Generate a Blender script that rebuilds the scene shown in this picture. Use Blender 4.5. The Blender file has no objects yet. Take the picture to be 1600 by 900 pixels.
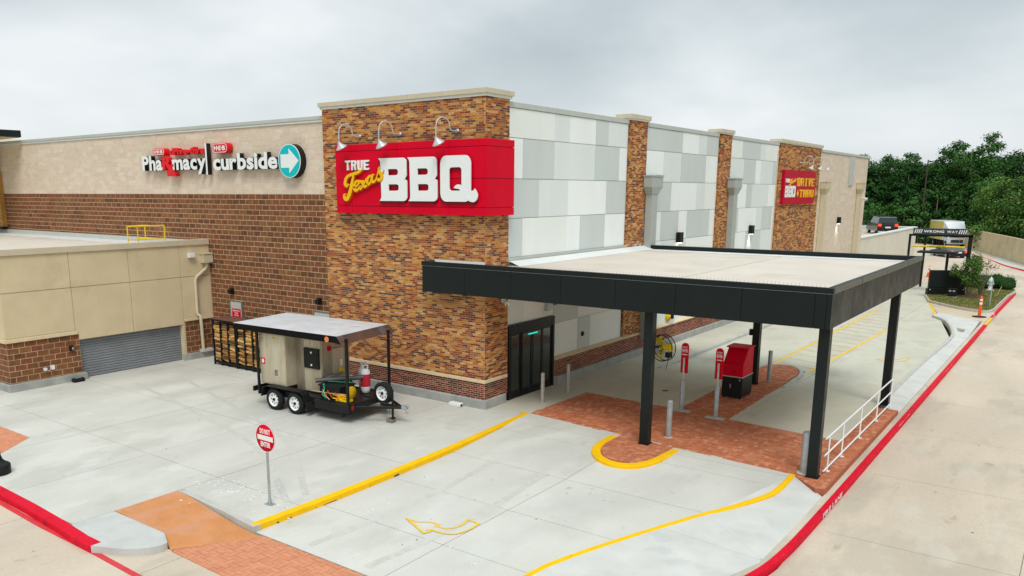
import bpy, math, random
from mathutils import Vector, Matrix
from math import radians, sin, cos, pi, sqrt
S = bpy.context.scene
COL = S.collection
RND = random.Random(7)

# ------------------------------------------------------------------ camera
F, CX, CY = 1265.9, 732.1, 568.2            # focal length and principal point, in 1600 x 900 units
CAM = Vector((14.91, -20.37, 6.85))
yaw, pitch, roll = radians(127.36), radians(11.97), radians(0.02)
fw = Vector((cos(yaw)*cos(pitch), sin(yaw)*cos(pitch), -sin(pitch)))
rt = Vector((sin(yaw), -cos(yaw), 0)); dn = fw.cross(rt)
rt, dn = cos(roll)*rt + sin(roll)*dn, -sin(roll)*rt + cos(roll)*dn
cam = bpy.data.cameras.new('camera'); co = bpy.data.objects.new('camera', cam); COL.objects.link(co)
m = Matrix.Identity(4)
for i in range(3):
    m[i][0] = rt[i]; m[i][1] = -dn[i]; m[i][2] = -fw[i]; m[i][3] = CAM[i]
co.matrix_world = m
cam.sensor_width = 36; cam.lens = F/1600*36
cam.shift_x = (800-CX)/1600; cam.shift_y = (CY-450)/1600
cam.clip_start = .1; cam.clip_end = 3000
S.camera = co

# ------------------------------------------------------------------ sky and sun
SUN_EL, SUN_AZ = radians(52), radians(-50)     # azimuth measured from +X, counter-clockwise
w = bpy.data.worlds.new("World"); S.world = w; w.use_nodes = True
nt = w.node_tree; nt.nodes.clear()
def N_(t, **k):
    n = nt.nodes.new(t)
    for a, b in k.items(): setattr(n, a, b)
    return n
out = N_('ShaderNodeOutputWorld'); bg = N_('ShaderNodeBackground'); bg.inputs[1].default_value = .1
sky = N_('ShaderNodeTexSky', sky_type='NISHITA', sun_disc=False, sun_elevation=SUN_EL, sun_rotation=pi/2-SUN_AZ)
tc = N_('ShaderNodeTexCoord'); sep = N_('ShaderNodeSeparateXYZ')
nt.links.new(tc.outputs['Generated'], sep.inputs[0])
zz = N_('ShaderNodeMath', operation='ADD'); zz.inputs[1].default_value = .30
za = N_('ShaderNodeMath', operation='ABSOLUTE'); nt.links.new(sep.outputs[2], za.inputs[0]); nt.links.new(za.outputs[0], zz.inputs[0])
dx = N_('ShaderNodeMath', operation='DIVIDE'); dy = N_('ShaderNodeMath', operation='DIVIDE')
nt.links.new(sep.outputs[0], dx.inputs[0]); nt.links.new(zz.outputs[0], dx.inputs[1])
nt.links.new(sep.outputs[1], dy.inputs[0]); nt.links.new(zz.outputs[0], dy.inputs[1])
cb = N_('ShaderNodeCombineXYZ'); nt.links.new(dx.outputs[0], cb.inputs[0]); nt.links.new(dy.outputs[0], cb.inputs[1]); cb.inputs[2].default_value = 12.5
n1 = N_('ShaderNodeTexNoise'); n1.inputs['Scale'].default_value = .55; n1.inputs['Detail'].default_value = 6; n1.inputs['Roughness'].default_value = .5; n1.inputs['Distortion'].default_value = .25
nt.links.new(cb.outputs[0], n1.inputs['Vector'])
cr = N_('ShaderNodeValToRGB'); e = cr.color_ramp.elements
e[0].position = .40; e[0].color = (.33, .41, .445, 1); e[1].position = .64; e[1].color = (.93, .955, .965, 1)
x_ = cr.color_ramp.elements.new(.5); x_.color = (.50, .58, .61, 1)
nt.links.new(n1.outputs[0], cr.inputs[0])
hz = N_('ShaderNodeMapRange'); hz.inputs[1].default_value = 0; hz.inputs[2].default_value = .26; hz.inputs[3].default_value = .62; hz.inputs[4].default_value = 0
nt.links.new(za.outputs[0], hz.inputs[0])
mh = N_('ShaderNodeMixRGB'); mh.inputs[2].default_value = (.96, .985, .995, 1)
nt.links.new(hz.outputs[0], mh.inputs[0]); nt.links.new(cr.outputs[0], mh.inputs[1])
sc = N_('ShaderNodeVectorMath', operation='SCALE'); sc.inputs['Scale'].default_value = 10
zg = N_('ShaderNodeMapRange', interpolation_type='SMOOTHSTEP'); zg.inputs[1].default_value = .28; zg.inputs[2].default_value = .9; zg.inputs[3].default_value = 8.0; zg.inputs[4].default_value = 15
nt.links.new(za.outputs[0], zg.inputs[0]); nt.links.new(zg.outputs[0], sc.inputs['Scale'])
nt.links.new(mh.outputs[0], sc.inputs[0])
mx = N_('ShaderNodeMixRGB'); mx.inputs[0].default_value = .93
nt.links.new(sky.outputs[0], mx.inputs[1]); nt.links.new(sc.outputs[0], mx.inputs[2])
nt.links.new(mx.outputs[0], bg.inputs[0]); nt.links.new(bg.outputs[0], out.inputs[0])
sl = bpy.data.lights.new('sun', 'SUN'); sl.energy = 1.5; sl.angle = radians(24); sl.color = (1, .96, .9)
so = bpy.data.objects.new('sun', sl); COL.objects.link(so)
d_ = Vector((cos(SUN_EL)*cos(SUN_AZ), cos(SUN_EL)*sin(SUN_AZ), sin(SUN_EL)))
so.rotation_euler = d_.to_track_quat('Z', 'Y').to_euler(); so.location = (0, -40, 60)
S.view_settings.view_transform = 'Standard'; S.view_settings.look = 'None'; S.view_settings.gamma = 1
S.view_settings.exposure = 0.34; S.view_settings.use_curve_mapping = False

# ------------------------------------------------------------------ materials
def lin(r, g, b):
    f = lambda c: (c/255/12.92) if c <= 10 else ((c/255+.055)/1.055)**2.4
    return (f(r), f(g), f(b))
MC = {}
def mat(name, col, rough=.6, metal=0, var=.12, scale=6, bump=.0, bscale=60, spots=None, streak=None, emit=0, spec=.22, aniso=(1, 1, 1), fine=.0, glass=False, dirt=None):
    """col: base colour (linear); var: broad value variation; fine: grain; spots: (colour, scale, threshold, amount)"""
    if name in MC: return MC[name]
    M = bpy.data.materials.new(name); M.use_nodes = True; t = M.node_tree; t.nodes.clear()
    o = t.nodes.new('ShaderNodeOutputMaterial'); p = t.nodes.new('ShaderNodeBsdfPrincipled')
    t.links.new(p.outputs[0], o.inputs[0])
    p.inputs['Roughness'].default_value = rough; p.inputs['Metallic'].default_value = metal
    p.inputs['Specular IOR Level'].default_value = spec
    g = t.nodes.new('ShaderNodeNewGeometry'); mp = t.nodes.new('ShaderNodeMapping'); mp.inputs['Scale'].default_value = aniso
    t.links.new(g.outputs['Position'], mp.inputs[0]); P = mp.outputs[0]
    def noise(s, det=5, r=.55):
        n = t.nodes.new('ShaderNodeTexNoise'); n.inputs['Scale'].default_value = s; n.inputs['Detail'].default_value = det; n.inputs['Roughness'].default_value = r
        t.links.new(P, n.inputs['Vector']); return n.outputs[0]
    def rng(i, a, b, c, d):
        n = t.nodes.new('ShaderNodeMapRange'); t.links.new(i, n.inputs[0])
        for k, v in zip((1, 2, 3, 4), (a, b, c, d)): n.inputs[k].default_value = v
        return n.outputs[0]
    def mul(c, f):
        n = t.nodes.new('ShaderNodeVectorMath'); n.operation = 'SCALE'; t.links.new(c, n.inputs[0]); t.links.new(f, n.inputs['Scale']); return n.outputs[0]
    def mix(f, a, b):
        n = t.nodes.new('ShaderNodeMixRGB'); t.links.new(f, n.inputs[0])
        for k, v in ((1, a), (2, b)):
            if isinstance(v, tuple): n.inputs[k].default_value = (*v, 1)
            else: t.links.new(v, n.inputs[k])
        return n.outputs[0]
    rgb = t.nodes.new('ShaderNodeRGB'); rgb.outputs[0].default_value = (*col, 1); c = rgb.outputs[0]
    if var: c = mul(c, rng(noise(scale), .3, .7, 1-var, 1+var))
    if fine: c = mul(c, rng(noise(bscale, 3, .7), .3, .7, 1-fine, 1+fine))
    for sp in (spots or []):
        c = mix(rng(noise(sp[1], sp[4] if len(sp) > 4 else 4, .6), sp[2], sp[2]+.09, 0, sp[3]), c, sp[0])
    t.links.new(c, p.inputs['Base Color'])
    if rough > .25 and not glass:
        t.links.new(rng(noise(scale*1.7+1), .3, .7, max(.05, rough-.08), min(1, rough+.08)), p.inputs['Roughness'])
    if bump:
        b = t.nodes.new('ShaderNodeBump'); b.inputs['Strength'].default_value = bump; b.inputs['Distance'].default_value = .01
        t.links.new(noise(bscale, 4, .65), b.inputs['Height']); t.links.new(b.outputs[0], p.inputs['Normal'])
    if emit:
        p.inputs['Emission Color'].default_value = (*col, 1); p.inputs['Emission Strength'].default_value = emit
    MC[name] = M; return M

DK = (.10, .095, .085)
white_stain = (.62, .62, .60)
con_side = mat('apron_concrete', (.575, .56, .505), .85, var=.13, scale=.45, fine=.05, bscale=30, bump=.12, spots=[((.43, .42, .365), .5, .55, .4), ((.68, .69, .66), 1.1, .58, .35), ((.33, .30, .25), 2.8, .65, .35), ((.76, .76, .74), 7, .68, .6), ((.12, .11, .10), 14, .75, .5)], aniso=(1, .55, 1))
con_lane = mat('lane_concrete', (.585, .572, .52), .85, var=.11, scale=.5, fine=.045, bscale=30, bump=.12, spots=[((.47, .46, .40), .55, .56, .4), ((.68, .69, .66), .9, .57, .3), ((.30, .28, .24), 3.5, .67, .4), ((.12, .11, .10), 14, .75, .5)], aniso=(1, .5, 1))
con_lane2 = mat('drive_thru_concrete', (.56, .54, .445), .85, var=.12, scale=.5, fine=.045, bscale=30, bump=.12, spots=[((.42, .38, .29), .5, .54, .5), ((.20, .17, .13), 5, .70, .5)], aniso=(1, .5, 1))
con_new = mat('new_white_concrete', (.585, .58, .545), .8, var=.08, scale=1.2, fine=.04, bscale=40, bump=.08, spots=[((.48, .49, .48), 1.3, .56, .5), ((.22, .22, .22), 6, .70, .5)])
con_road = mat('road_concrete', (.585, .495, .39), .9, var=.10, scale=.35, fine=.07, bscale=26, bump=.15, spots=[((.42, .37, .29), .5, .53, .5), ((.60, .56, .48), .8, .58, .45), ((.25, .21, .15), 3.0, .65, .45), ((.13, .11, .09), 12, .74, .5)], aniso=(1, .4, 1))
con_kerb = mat('kerb_concrete', (.50, .49, .45), .85, var=.12, scale=2.2, fine=.06, bscale=30, bump=.15, spots=[((.28, .26, .23), 2.5, .60, .4)])
con_plinth = mat('plinth_concrete', (.36, .365, .34), .9, var=.16, scale=1.8, fine=.06, bscale=30, bump=.2, spots=[((.5, .5, .48), 1.5, .58, .5), ((.22, .21, .19), 2.4, .62, .4)])
joint = mat('joint_filler', (.30, .28, .24), .95, var=.2, scale=3)
jointy = mat('paver_joint', (.36, .19, .12), .95, var=.15, scale=3)
yellow = mat('yellow_kerb_paint', (.92, .52, .006), .6, var=.07, scale=3, fine=.04, spots=[((.10, .07, .03), 5.0, .66, .8), ((.50, .45, .35), 18, .70, .6)], spec=.1)
yel_line = mat('yellow_line_paint', (.80, .52, .06), .7, var=.1, scale=4, fine=.06, spots=[((.55, .50, .38), 14, .60, .6)])
yel_thin = mat('worn_yellow_paint', (.66, .50, .20), .75, var=.12, scale=4, spots=[((.5, .47, .4), 9, .52, .8)])
red_paint = mat('red_kerb_paint', (.68, .004, .026), .6, var=.10, scale=3, fine=.06, spots=[((.26, .01, .02), 2.5, .60, .65), ((.48, .40, .33), 16, .67, .7)], spec=.1)
red_flat = mat('red_line_paint', (.62, .045, .055), .65, var=.1, scale=3, fine=.05, spots=[((.48, .42, .35), 16, .70, .6)], spec=.3)
white_paint = mat('white_stencil_paint', (.75, .74, .72), .7, var=.12, scale=8, spots=[((.66, .02, .04), 18, .62, .7)])
PAV = [mat('paver_%s' % n, c, .9, var=.12, scale=9, fine=.08, bscale=50, bump=.15, spots=[((.62, .40, .26), 1.0, .58, .25)]) for n, c in
       (('orange', (.53, .180, .085)), ('rust', (.49, .162, .080)), ('salmon', (.57, .215, .110)), ('brown', (.45, .145, .072)), ('pink', (.60, .265, .150)))]
PAVL = [mat('crosswalk_paver_%s' % n, c, .9, var=.08, scale=6, fine=.06, bscale=50, bump=.15) for n, c in
       (('coral', (.62, .255, .140)), ('peach', (.63, .270, .150)), ('rose', (.60, .240, .132)))]
tactile = mat('ribbed_orange_tile', (.66, .285, .11), .75, var=.1, scale=2, fine=.05, bump=.1, spots=[((.64, .33, .21), .9, .48, .6)])
BR = [mat('tower_brick_%s' % n, c, .85, var=.22, scale=14, fine=.14, bscale=45, bump=.35) for n, c in
      (('tan', (.56, .275, .080)), ('gold', (.50, .215, .050)), ('light', (.62, .35, .135)), ('orange', (.42, .145, .042)), ('rust', (.30, .075, .028)),
       ('plum', (.20, .045, .030)), ('brown', (.25, .115, .055)), ('charcoal', (.085, .062, .050)))]
BW = [16, 17, 8, 17, 14, 11, 10, 8]
DB = [mat('base_brick_%s' % n, c, .85, var=.2, scale=14, fine=.12, bscale=45, bump=.35) for n, c in
      (('red', (.23, .045, .028)), ('maroon', (.15, .032, .024)), ('dark', (.085, .032, .022)), ('rust', (.30, .085, .04)), ('black', (.045, .03, .025)))]
DW = [30, 28, 20, 14, 8]
mortar = mat('tan_mortar', (.62, .43, .27), .95, var=.1, fine=.1)
mortar_l = mat('pale_mortar', (.68, .52, .37), .95, var=.08, fine=.08)
CB = [mat('brown_block_%s' % n, c, .9, var=.24, scale=7, fine=.2, bscale=38, bump=.6) for n, c in
      (('mid', (.205, .086, .035)), ('red', (.215, .077, .033)), ('dark', (.155, .064, .028)), ('warm', (.24, .103, .038)))]
CBW = [4, 3, 2, 2]
BB = [mat('beige_block_%s' % n, c, .9, var=.06, scale=7, fine=.08, bscale=38, bump=.6) for n, c in
      (('mid', (.70, .575, .45)), ('pink', (.70, .56, .455)), ('pale', (.74, .62, .50)), ('grey', (.67, .55, .435)))]
mortar_b = mat('cream_mortar', (.80, .67, .53), .95, var=.05)
stucco = mat('tan_stucco', (.66, .54, .345), .9, var=.05, scale=1.5, fine=.04, bscale=80, bump=.2, spots=[((.53, .42, .27), .8, .6, .4)])
trimst = mat('cream_cast_stone', (.68, .55, .355), .8, var=.08, scale=4, fine=.05, bump=.1)
coping_t = mat('tan_metal_coping', (.60, .51, .37), .55, var=.06, scale=2, spec=.4)
coping_g = mat('grey_green_coping', (.50, .52, .475), .5, var=.05, scale=2, spec=.4)
flash = mat('white_flashing', (.74, .75, .73), .5, var=.06)
PN = [mat('facade_panel_%s' % n, c, .5, var=.04, scale=.6, spec=.25, aniso=(1, 1, .35)) for n, c in (('white', (.86, .88, .86)), ('pale', (.74, .775, .76)), ('grey', (.60, .635, .62)), ('warm', (.82, .835, .80)))]
seam = mat('panel_seam', (.42, .44, .43), .7)
membrane = mat('beige_roof_membrane', (.63, .565, .485), .8, var=.07, scale=.5, fine=.03, spots=[((.54, .46, .35), .7, .58, .5), ((.46, .37, .26), 2.2, .66, .35)])
membrane_w = mat('white_roof_membrane', (.72, .73, .71), .7, var=.04, scale=1)
black_m = mat('black_fascia_metal', (.010, .014, .0135), .42, var=.12, scale=.8, spec=.2)
black_p = mat('black_steel_paint', (.010, .010, .010), .4, var=.2, scale=3, spec=.22)
black_r = mat('black_rubber', (.018, .018, .018), .85, var=.2, scale=8)
bronze = mat('dull_bronze_trim', (.13, .125, .095), .45, var=.1)
galv = mat('galvanised_steel', (.42, .45, .46), .42, metal=.5, var=.14, scale=7, fine=.08)
galv_l = mat('bright_galvanised', (.56, .585, .60), .4, metal=.3, var=.08, scale=7)
steel = mat('stainless_steel', (.46, .42, .34), .34, metal=.7, var=.22, scale=1.3, fine=.05, spots=[((.22, .15, .09), 1.3, .50, .45), ((.06, .045, .03), 2.2, .64, .4)], aniso=(1.6, 1.6, .6))
steel_b = mat('brushed_beige_steel', (.56, .49, .36), .42, metal=.35, var=.18, scale=1.2, fine=.04, spots=[((.36, .27, .17), 1.3, .52, .45), ((.70, .66, .55), 1.0, .56, .35), ((.08, .055, .035), 2.2, .68, .4)], aniso=(1.6, 1.6, .5))
ds_grey = mat('grey_green_downspout', (.40, .43, .40), .5, var=.05)
ds_tan = mat('tan_downspout', (.60, .52, .36), .5, var=.06)
sign_red = mat('red_sign_panel', (.68, .0005, .022), .5, var=.05, scale=1.0, spec=.1)
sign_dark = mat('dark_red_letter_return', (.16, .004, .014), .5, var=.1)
sign_red2 = mat('deep_red_panel', (.50, .003, .025), .5, var=.08, scale=2, spec=.1)
white_l = mat('white_letter_face', (.84, .85, .84), .4, var=.02)
yel_l = mat('yellow_letter_face', (.88, .50, .008), .4, var=.04)
orange_l = mat('orange_letter_edge', (.62, .13, .005), .5, var=.05)
black_l = mat('black_letter_return', (.012, .012, .013), .45, var=.1)
red_l = mat('bright_red_letter', (.78, .012, .02), .4, var=.05)
teal_l = mat('teal_disc_face', (.0, .50, .53), .4, var=.03)
glass = mat('dark_tinted_glass', (.022, .032, .030), .06, var=.0, glass=True, spec=.9)
glass_g = mat('greenish_glass', (.06, .10, .095), .08, var=.0, glass=True, spec=.8)
wood = mat('honey_wood_cladding', (.50, .26, .06), .6, var=.3, scale=5, aniso=(.3, .3, 3), fine=.1)
LOG = [mat('log_%s' % n, c, .9, var=.35, scale=18, fine=.2, bscale=60, bump=.5) for n, c in (('ochre', (.50, .26, .07)), ('pale', (.60, .38, .15)), ('brown', (.24, .12, .045)), ('bark', (.12, .075, .045)))]
shutter = mat('blue_grey_roller_slat', (.235, .25, .265), .45, var=.12, scale=1.2, spec=.4)
rail_y = mat('yellow_rail_paint', (.85, .60, .01), .45, var=.06)
grass = mat('dry_lawn', (.13, .15, .035), .95, var=.3, scale=1.2, fine=.3, bscale=25, bump=.5, spots=[((.26, .20, .08), .9, .50, .75), ((.10, .16, .025), 1.7, .60, .6)])
field = mat('far_field_grass', (.10, .13, .04), .95, var=.3, scale=.2, fine=.2, bscale=5)
mulch = mat('brown_mulch', (.085, .05, .03), .95, var=.4, scale=10, fine=.3, bump=.6)
bark = mat('tree_bark', (.16, .13, .10), .9, var=.3, scale=4, bump=.4)
LEAF = [mat('leaf_%s' % n, c, .8, var=.28, scale=.35, spec=.06) for n, c in
        (('deep', (.036, .098, .024)), ('mid', (.050, .128, .030)), ('dark', (.028, .078, .022)), ('bright', (.072, .165, .038)), ('olive', (.15, .225, .045)), ('blossom', (.5, .22, .2)))]
cream_w = mat('cream_painted_wall', (.68, .645, .54), .85, var=.05, scale=.5, spots=[((.62, .58, .48), .6, .6, .3)])
fence_m = mat('tan_fence_panel', (.60, .50, .31), .85, var=.12, scale=.8, fine=.05)
fence_d = mat('tan_fence_groove', (.13, .10, .055), .9)
cone_m = mat('orange_cone_plastic', (.85, .11, .015), .5, var=.06)
refl = mat('white_reflective_band', (.8, .8, .78), .4, var=.05)
car_black = mat('black_car_paint', (.012, .014, .018), .15, var=.05, spec=.6)
car_navy = mat('navy_car_paint', (.018, .028, .05), .15, var=.05, spec=.6)
car_white = mat('white_car_paint', (.75, .77, .78), .25, var=.03)
car_teal = mat('teal_car_paint', (.03, .16, .22), .2, var=.05)
tail = mat('lit_tail_lamp', (.95, .03, .01), .3, var=0, emit=3)
tail_off = mat('unlit_tail_lamp', (.35, .01, .01), .3, var=0)
gsign = mat('dark_grey_sign_panel', (.045, .055, .065), .5, var=.08)
box_y = mat('yellow_truck_side', (.66, .55, .16), .5, var=.12, spots=[((.55, .16, .06), .8, .60, .6)])
tank_w = mat('white_tank_enamel', (.74, .75, .76), .35, var=.06)
tank_r = mat('red_tank_sleeve', (.55, .02, .04), .45, var=.08)
grn_strap = mat('green_strap', (.02, .45, .22), .6)
tan_strap = mat('tan_strap', (.60, .42, .25), .8)
hydr_w = mat('silver_hydrant_paint', (.66, .68, .70), .4, var=.05)
cover = mat('cast_iron_cover', (.16, .11, .075), .7, var=.2)
lampglow = mat('lit_sconce_lens', (1, .93, .75), .5, var=0, emit=4)
teal_glow = mat('lit_teal_strip', (.02, .65, .55), .5, var=0, emit=.8)

# ------------------------------------------------------------------ mesh helpers
class MB:
    def __init__(s): s.v = []; s.f = []; s.m = []; s.sm = []
    def add(s, vs, fs, mi=0, smooth=False):
        b = len(s.v); s.v += [tuple(v) for v in vs]
        for f in fs: s.f.append([b+i for i in f]); s.m.append(mi); s.sm.append(smooth)
        return s
    def box(s, x0, x1, y0, y1, z0, z1, mi=0, M=None):
        vs = [Vector(p) for p in ((x0, y0, z0), (x1, y0, z0), (x1, y1, z0), (x0, y1, z0), (x0, y0, z1), (x1, y0, z1), (x1, y1, z1), (x0, y1, z1))]
        if M: vs = [M @ v for v in vs]
        return s.add(vs, [(0, 3, 2, 1), (4, 5, 6, 7), (0, 1, 5, 4), (1, 2, 6, 5), (2, 3, 7, 6), (3, 0, 4, 7)], mi)
    def cbox(s, c, d, mi=0, M=None):
        return s.box(c[0]-d[0]/2, c[0]+d[0]/2, c[1]-d[1]/2, c[1]+d[1]/2, c[2]-d[2]/2, c[2]+d[2]/2, mi, M)
    def tube(s, p, r, n=10, mi=0, cap=True):
        """tube through points p; r a number or a list"""
        p = [Vector(q) for q in p]; R = r if isinstance(r, (list, tuple)) else [r]*len(p)
        rings = []; up = None
        for i, q in enumerate(p):
            t = (p[min(i+1, len(p)-1)] - p[max(i-1, 0)]).normalized()
            if up is None: up = t.orthogonal().normalized()
            else:
                up = (up - t*up.dot(t)); up = up.normalized() if up.length > 1e-6 else t.orthogonal().normalized()
            sd = t.cross(up)
            rings.append([q + R[i]*(cos(2*pi*k/n)*up + sin(2*pi*k/n)*sd) for k in range(n)])
        vs = [v for g in rings for v in g]; fs = []
        for i in range(len(p)-1):
            for k in range(n): fs.append((i*n+k, i*n+(k+1) % n, (i+1)*n+(k+1) % n, (i+1)*n+k))
        s.add(vs, fs, mi, True)
        if cap: s.add([v for v in rings[0]], [tuple(range(n))[::-1]], mi); s.add([v for v in rings[-1]], [tuple(range(n))], mi)
        return s
    def lathe(s, prof, c=(0, 0, 0), axis='z', n=20, mi=0):
        """prof: list of (radius, height)"""
        A = {'z': lambda r, h, a: (r*cos(a), r*sin(a), h), 'y': lambda r, h, a: (r*cos(a), h, r*sin(a)), 'x': lambda r, h, a: (h, r*cos(a), r*sin(a))}[axis]
        vs = [Vector(A(max(r, 1e-4), h, 2*pi*k/n)) + Vector(c) for r, h in prof for k in range(n)]
        fs = [(i*n+k, i*n+(k+1) % n, (i+1)*n+(k+1) % n, (i+1)*n+k) for i in range(len(prof)-1) for k in range(n)]
        return s.add(vs, fs, mi, True)
    def prism(s, poly, z0, z1, mi=0, side=None):
        """poly in xy; z0,z1 numbers or functions"""
        a0 = sum(poly[i][0]*poly[(i+1) % len(poly)][1]-poly[(i+1) % len(poly)][0]*poly[i][1] for i in range(len(poly)))
        if a0 < 0: poly = poly[::-1]
        g0 = z0 if callable(z0) else (lambda x, y: z0); g1 = z1 if callable(z1) else (lambda x, y: z1); n = len(poly)
        vs = [(x, y, g0(x, y)) for x, y in poly] + [(x, y, g1(x, y)) for x, y in poly]
        s.add(vs, [tuple(range(n, 2*n))], mi)
        s.add(vs, [(i, (i+1) % n, n+(i+1) % n, n+i) for i in range(n)], mi if side is None else side)
        return s
    def build(s, name, mats, parent=None, loc=(0, 0, 0), kind=None, label=None):
        me = bpy.data.meshes.new(name); me.from_pydata(s.v, [], s.f)
        if not isinstance(mats, (list, tuple)): mats = [mats]
        for q in mats: me.materials.append(q)
        me.polygons.foreach_set('material_index', s.m); me.polygons.foreach_set('use_smooth', s.sm); me.update()
        return link(name, me, parent, loc, kind, label)
def link(name, me, parent=None, loc=(0, 0, 0), kind=None, label=None):
    o = bpy.data.objects.new(name, me); COL.objects.link(o); o.location = loc
    if parent: o.parent = parent
    if kind: o['kind'] = kind
    if label: o['label'] = label
    return o
def thing(name, label, cat, loc=(0, 0, 0), rz=0, group=None):
    o = bpy.data.objects.new(name, None); COL.objects.link(o); o.location = loc; o.rotation_euler = (0, 0, rz); o.empty_display_size = .3
    o['label'] = label; o['category'] = cat
    if group: o['group'] = group
    return o
def tag(o, label, cat, group=None):
    o['label'] = label; o['category'] = cat
    if group: o['group'] = group
    return o
def dup(root, loc, rz=None, label=None):
    r = root.copy(); COL.objects.link(r); r.location = loc
    if rz is not None: r.rotation_euler = (0, 0, rz)
    if label: r['label'] = label
    for ch in list(root.children):
        c = ch.copy(); COL.objects.link(c); c.parent = r
        for g in list(ch.children):
            d = g.copy(); COL.objects.link(d); d.parent = c
    return r
def bevel(o, wd=.01, seg=2):
    b = o.modifiers.new('bevel', 'BEVEL'); b.width = wd; b.segments = seg; b.limit_method = 'ANGLE'; return o
def clip(sub, cl):
    """clip polygon sub by convex ccw polygon cl"""
    out = list(sub)
    for i in range(len(cl)):
        a, b = cl[i], cl[(i+1) % len(cl)]; inp, out = out, []
        if not inp: break
        sd = lambda p: (b[0]-a[0])*(p[1]-a[1])-(b[1]-a[1])*(p[0]-a[0])
        for k in range(len(inp)):
            p, q = inp[k-1], inp[k]; sp, sq = sd(p), sd(q)
            if (sp >= 0) != (sq >= 0):
                t = sp/(sp-sq); out.append((p[0]+t*(q[0]-p[0]), p[1]+t*(q[1]-p[1])))
            if sq >= 0: out.append(q)
    return out
def area(p): return abs(sum(p[i-1][0]*p[i][1]-p[i][0]*p[i-1][1] for i in range(len(p))))/2
def ccw(p): return p if sum(p[i-1][0]*p[i][1]-p[i][0]*p[i-1][1] for i in range(len(p))) > 0 else p[::-1]
def smooth(t): t = max(0, min(1, t)); return t*t*(3-2*t)

# flat shapes with holes, lettering -------------------------------------------------
def flat(splines, depth):
    cu = bpy.data.curves.new('shape', 'CURVE'); cu.dimensions = '2D'; cu.fill_mode = 'BOTH'; cu.extrude = depth/2
    for p in splines:
        s = cu.splines.new('POLY'); s.points.add(len(p)-1); s.use_cyclic_u = True
        for i, q in enumerate(p): s.points[i].co = (q[0], q[1], 0, 1)
    o = bpy.data.objects.new('shape', cu); COL.objects.link(o)
    me = bpy.data.meshes.new_from_object(o.evaluated_get(bpy.context.evaluated_depsgraph_get()))
    bpy.data.objects.remove(o); bpy.data.curves.remove(cu); return me
GL = {}
def glyph(ch, bold):
    k = (ch, bold)
    if k not in GL:
        cu = bpy.data.curves.new('glyph', 'FONT'); cu.body = ch; cu.fill_mode = 'BOTH'; cu.extrude = .5; cu.offset = bold; cu.resolution_u = 3
        o = bpy.data.objects.new('glyph', cu); COL.objects.link(o)
        GL[k] = bpy.data.meshes.new_from_object(o.evaluated_get(bpy.context.evaluated_depsgraph_get()))
        bpy.data.objects.remove(o); bpy.data.curves.remove(cu)
    return GL[k]
def on_plane(me, O, U, V, N, su=1, sv=1, sw=1, du=0, dv=0, dw=0):
    O, U, V, N = map(Vector, (O, U, V, N))
    for v in me.vertices:
        c = v.co; v.co = O + U*(c.x*su+du) + V*(c.y*sv+dv) + N*(c.z*sw+dw)
    return me
def word(text, parent, O, U, N, u0, u1, base, cap, m, bold=.02, depth=.02, gap=.07, V=(0, 0, 1), name='letter', back=None, lab=None, w0=0):
    """letters of text packed between u0 and u1; front face at w0+depth along N"""
    items = []; x = 0; H = None
    for ch in text:
        if ch == ' ': x += .28; continue
        g = glyph(ch, bold); xs = [v.co.x for v in g.vertices]; a, b = min(xs), max(xs)
        items.append((ch, x-a)); x += b-a+gap
    tot = x-gap; g = glyph('H', bold); ch_h = max(v.co.y for v in g.vertices)-min(v.co.y for v in g.vertices)
    su = (u1-u0)/tot; sv = cap/ch_h; b0 = min(v.co.y for v in g.vertices)
    for ch, off in items:
        me = glyph(ch, bold).copy(); on_plane(me, O, U, V, N, su, sv, depth, u0+off*su, base-b0*sv, w0+depth/2)
        me.materials.append(m)
        if back:
            me.materials.append(back); nn = Vector(N)
            me.update()
            for p in me.polygons: p.material_index = 0 if p.normal.dot(nn) > .7 else 1
        o = link(name, me, parent)
def rrect(u0, u1, v0, v1, r, n=6):
    p = []
    for cx, cy, a in ((u1-r, v1-r, 0), (u0+r, v1-r, 90), (u0+r, v0+r, 180), (u1-r, v0+r, 270)):
        for k in range(n+1): t = radians(a+90*k/n); p.append((cx+r*cos(t), cy+r*sin(t)))
    return p
def ribbon(pts, w, k=8):
    """closed outline of a brush stroke through pts (Catmull-Rom), w = list of half widths"""
    P = [Vector((a, b, 0)) for a, b in pts]; n = len(P); C = []; W = []
    for i in range(n-1):
        p0, p1, p2, p3 = P[max(i-1, 0)], P[i], P[i+1], P[min(i+2, n-1)]
        for j in range(k):
            t = j/k
            C.append(.5*((2*p1)+(p2-p0)*t+(2*p0-5*p1+4*p2-p3)*t*t+(3*p1-p0-3*p2+p3)*t**3)); W.append(w[i]*(1-t)+w[i+1]*t)
    C.append(P[-1]); W.append(w[-1]); vs = []
    for i, c in enumerate(C):
        t = (C[min(i+1, len(C)-1)]-C[max(i-1, 0)]).normalized(); nn = Vector((-t.y, t.x, 0)); vs.append((c+nn*W[i], c-nn*W[i]))
    return vs
def stroke_mesh(mb, pts, w, O, U, N, w0, w1, mi=0, off=(0, 0)):
    O, U, N = map(Vector, (O, U, N)); r = ribbon(pts, w); vs = []; fs = []
    for a, b in r:
        for q in (a, b):
            for ww in (w0, w1): vs.append(O+U*(q.x+off[0])+Vector((0, 0, 1))*(q.y+off[1])+N*ww)
    for i in range(len(r)-1):
        a = 4*i; b = a+4
        fs += [(a+1, a+3, b+3, b+1), (a, a+1, b+1, b), (a+2, b+2, b+3, a+3)]
    fs += [(0, 2, 3, 1), (len(vs)-4, len(vs)-3, len(vs)-1, len(vs)-2)]
    mb.add(vs, fs, mi); return mb

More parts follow.
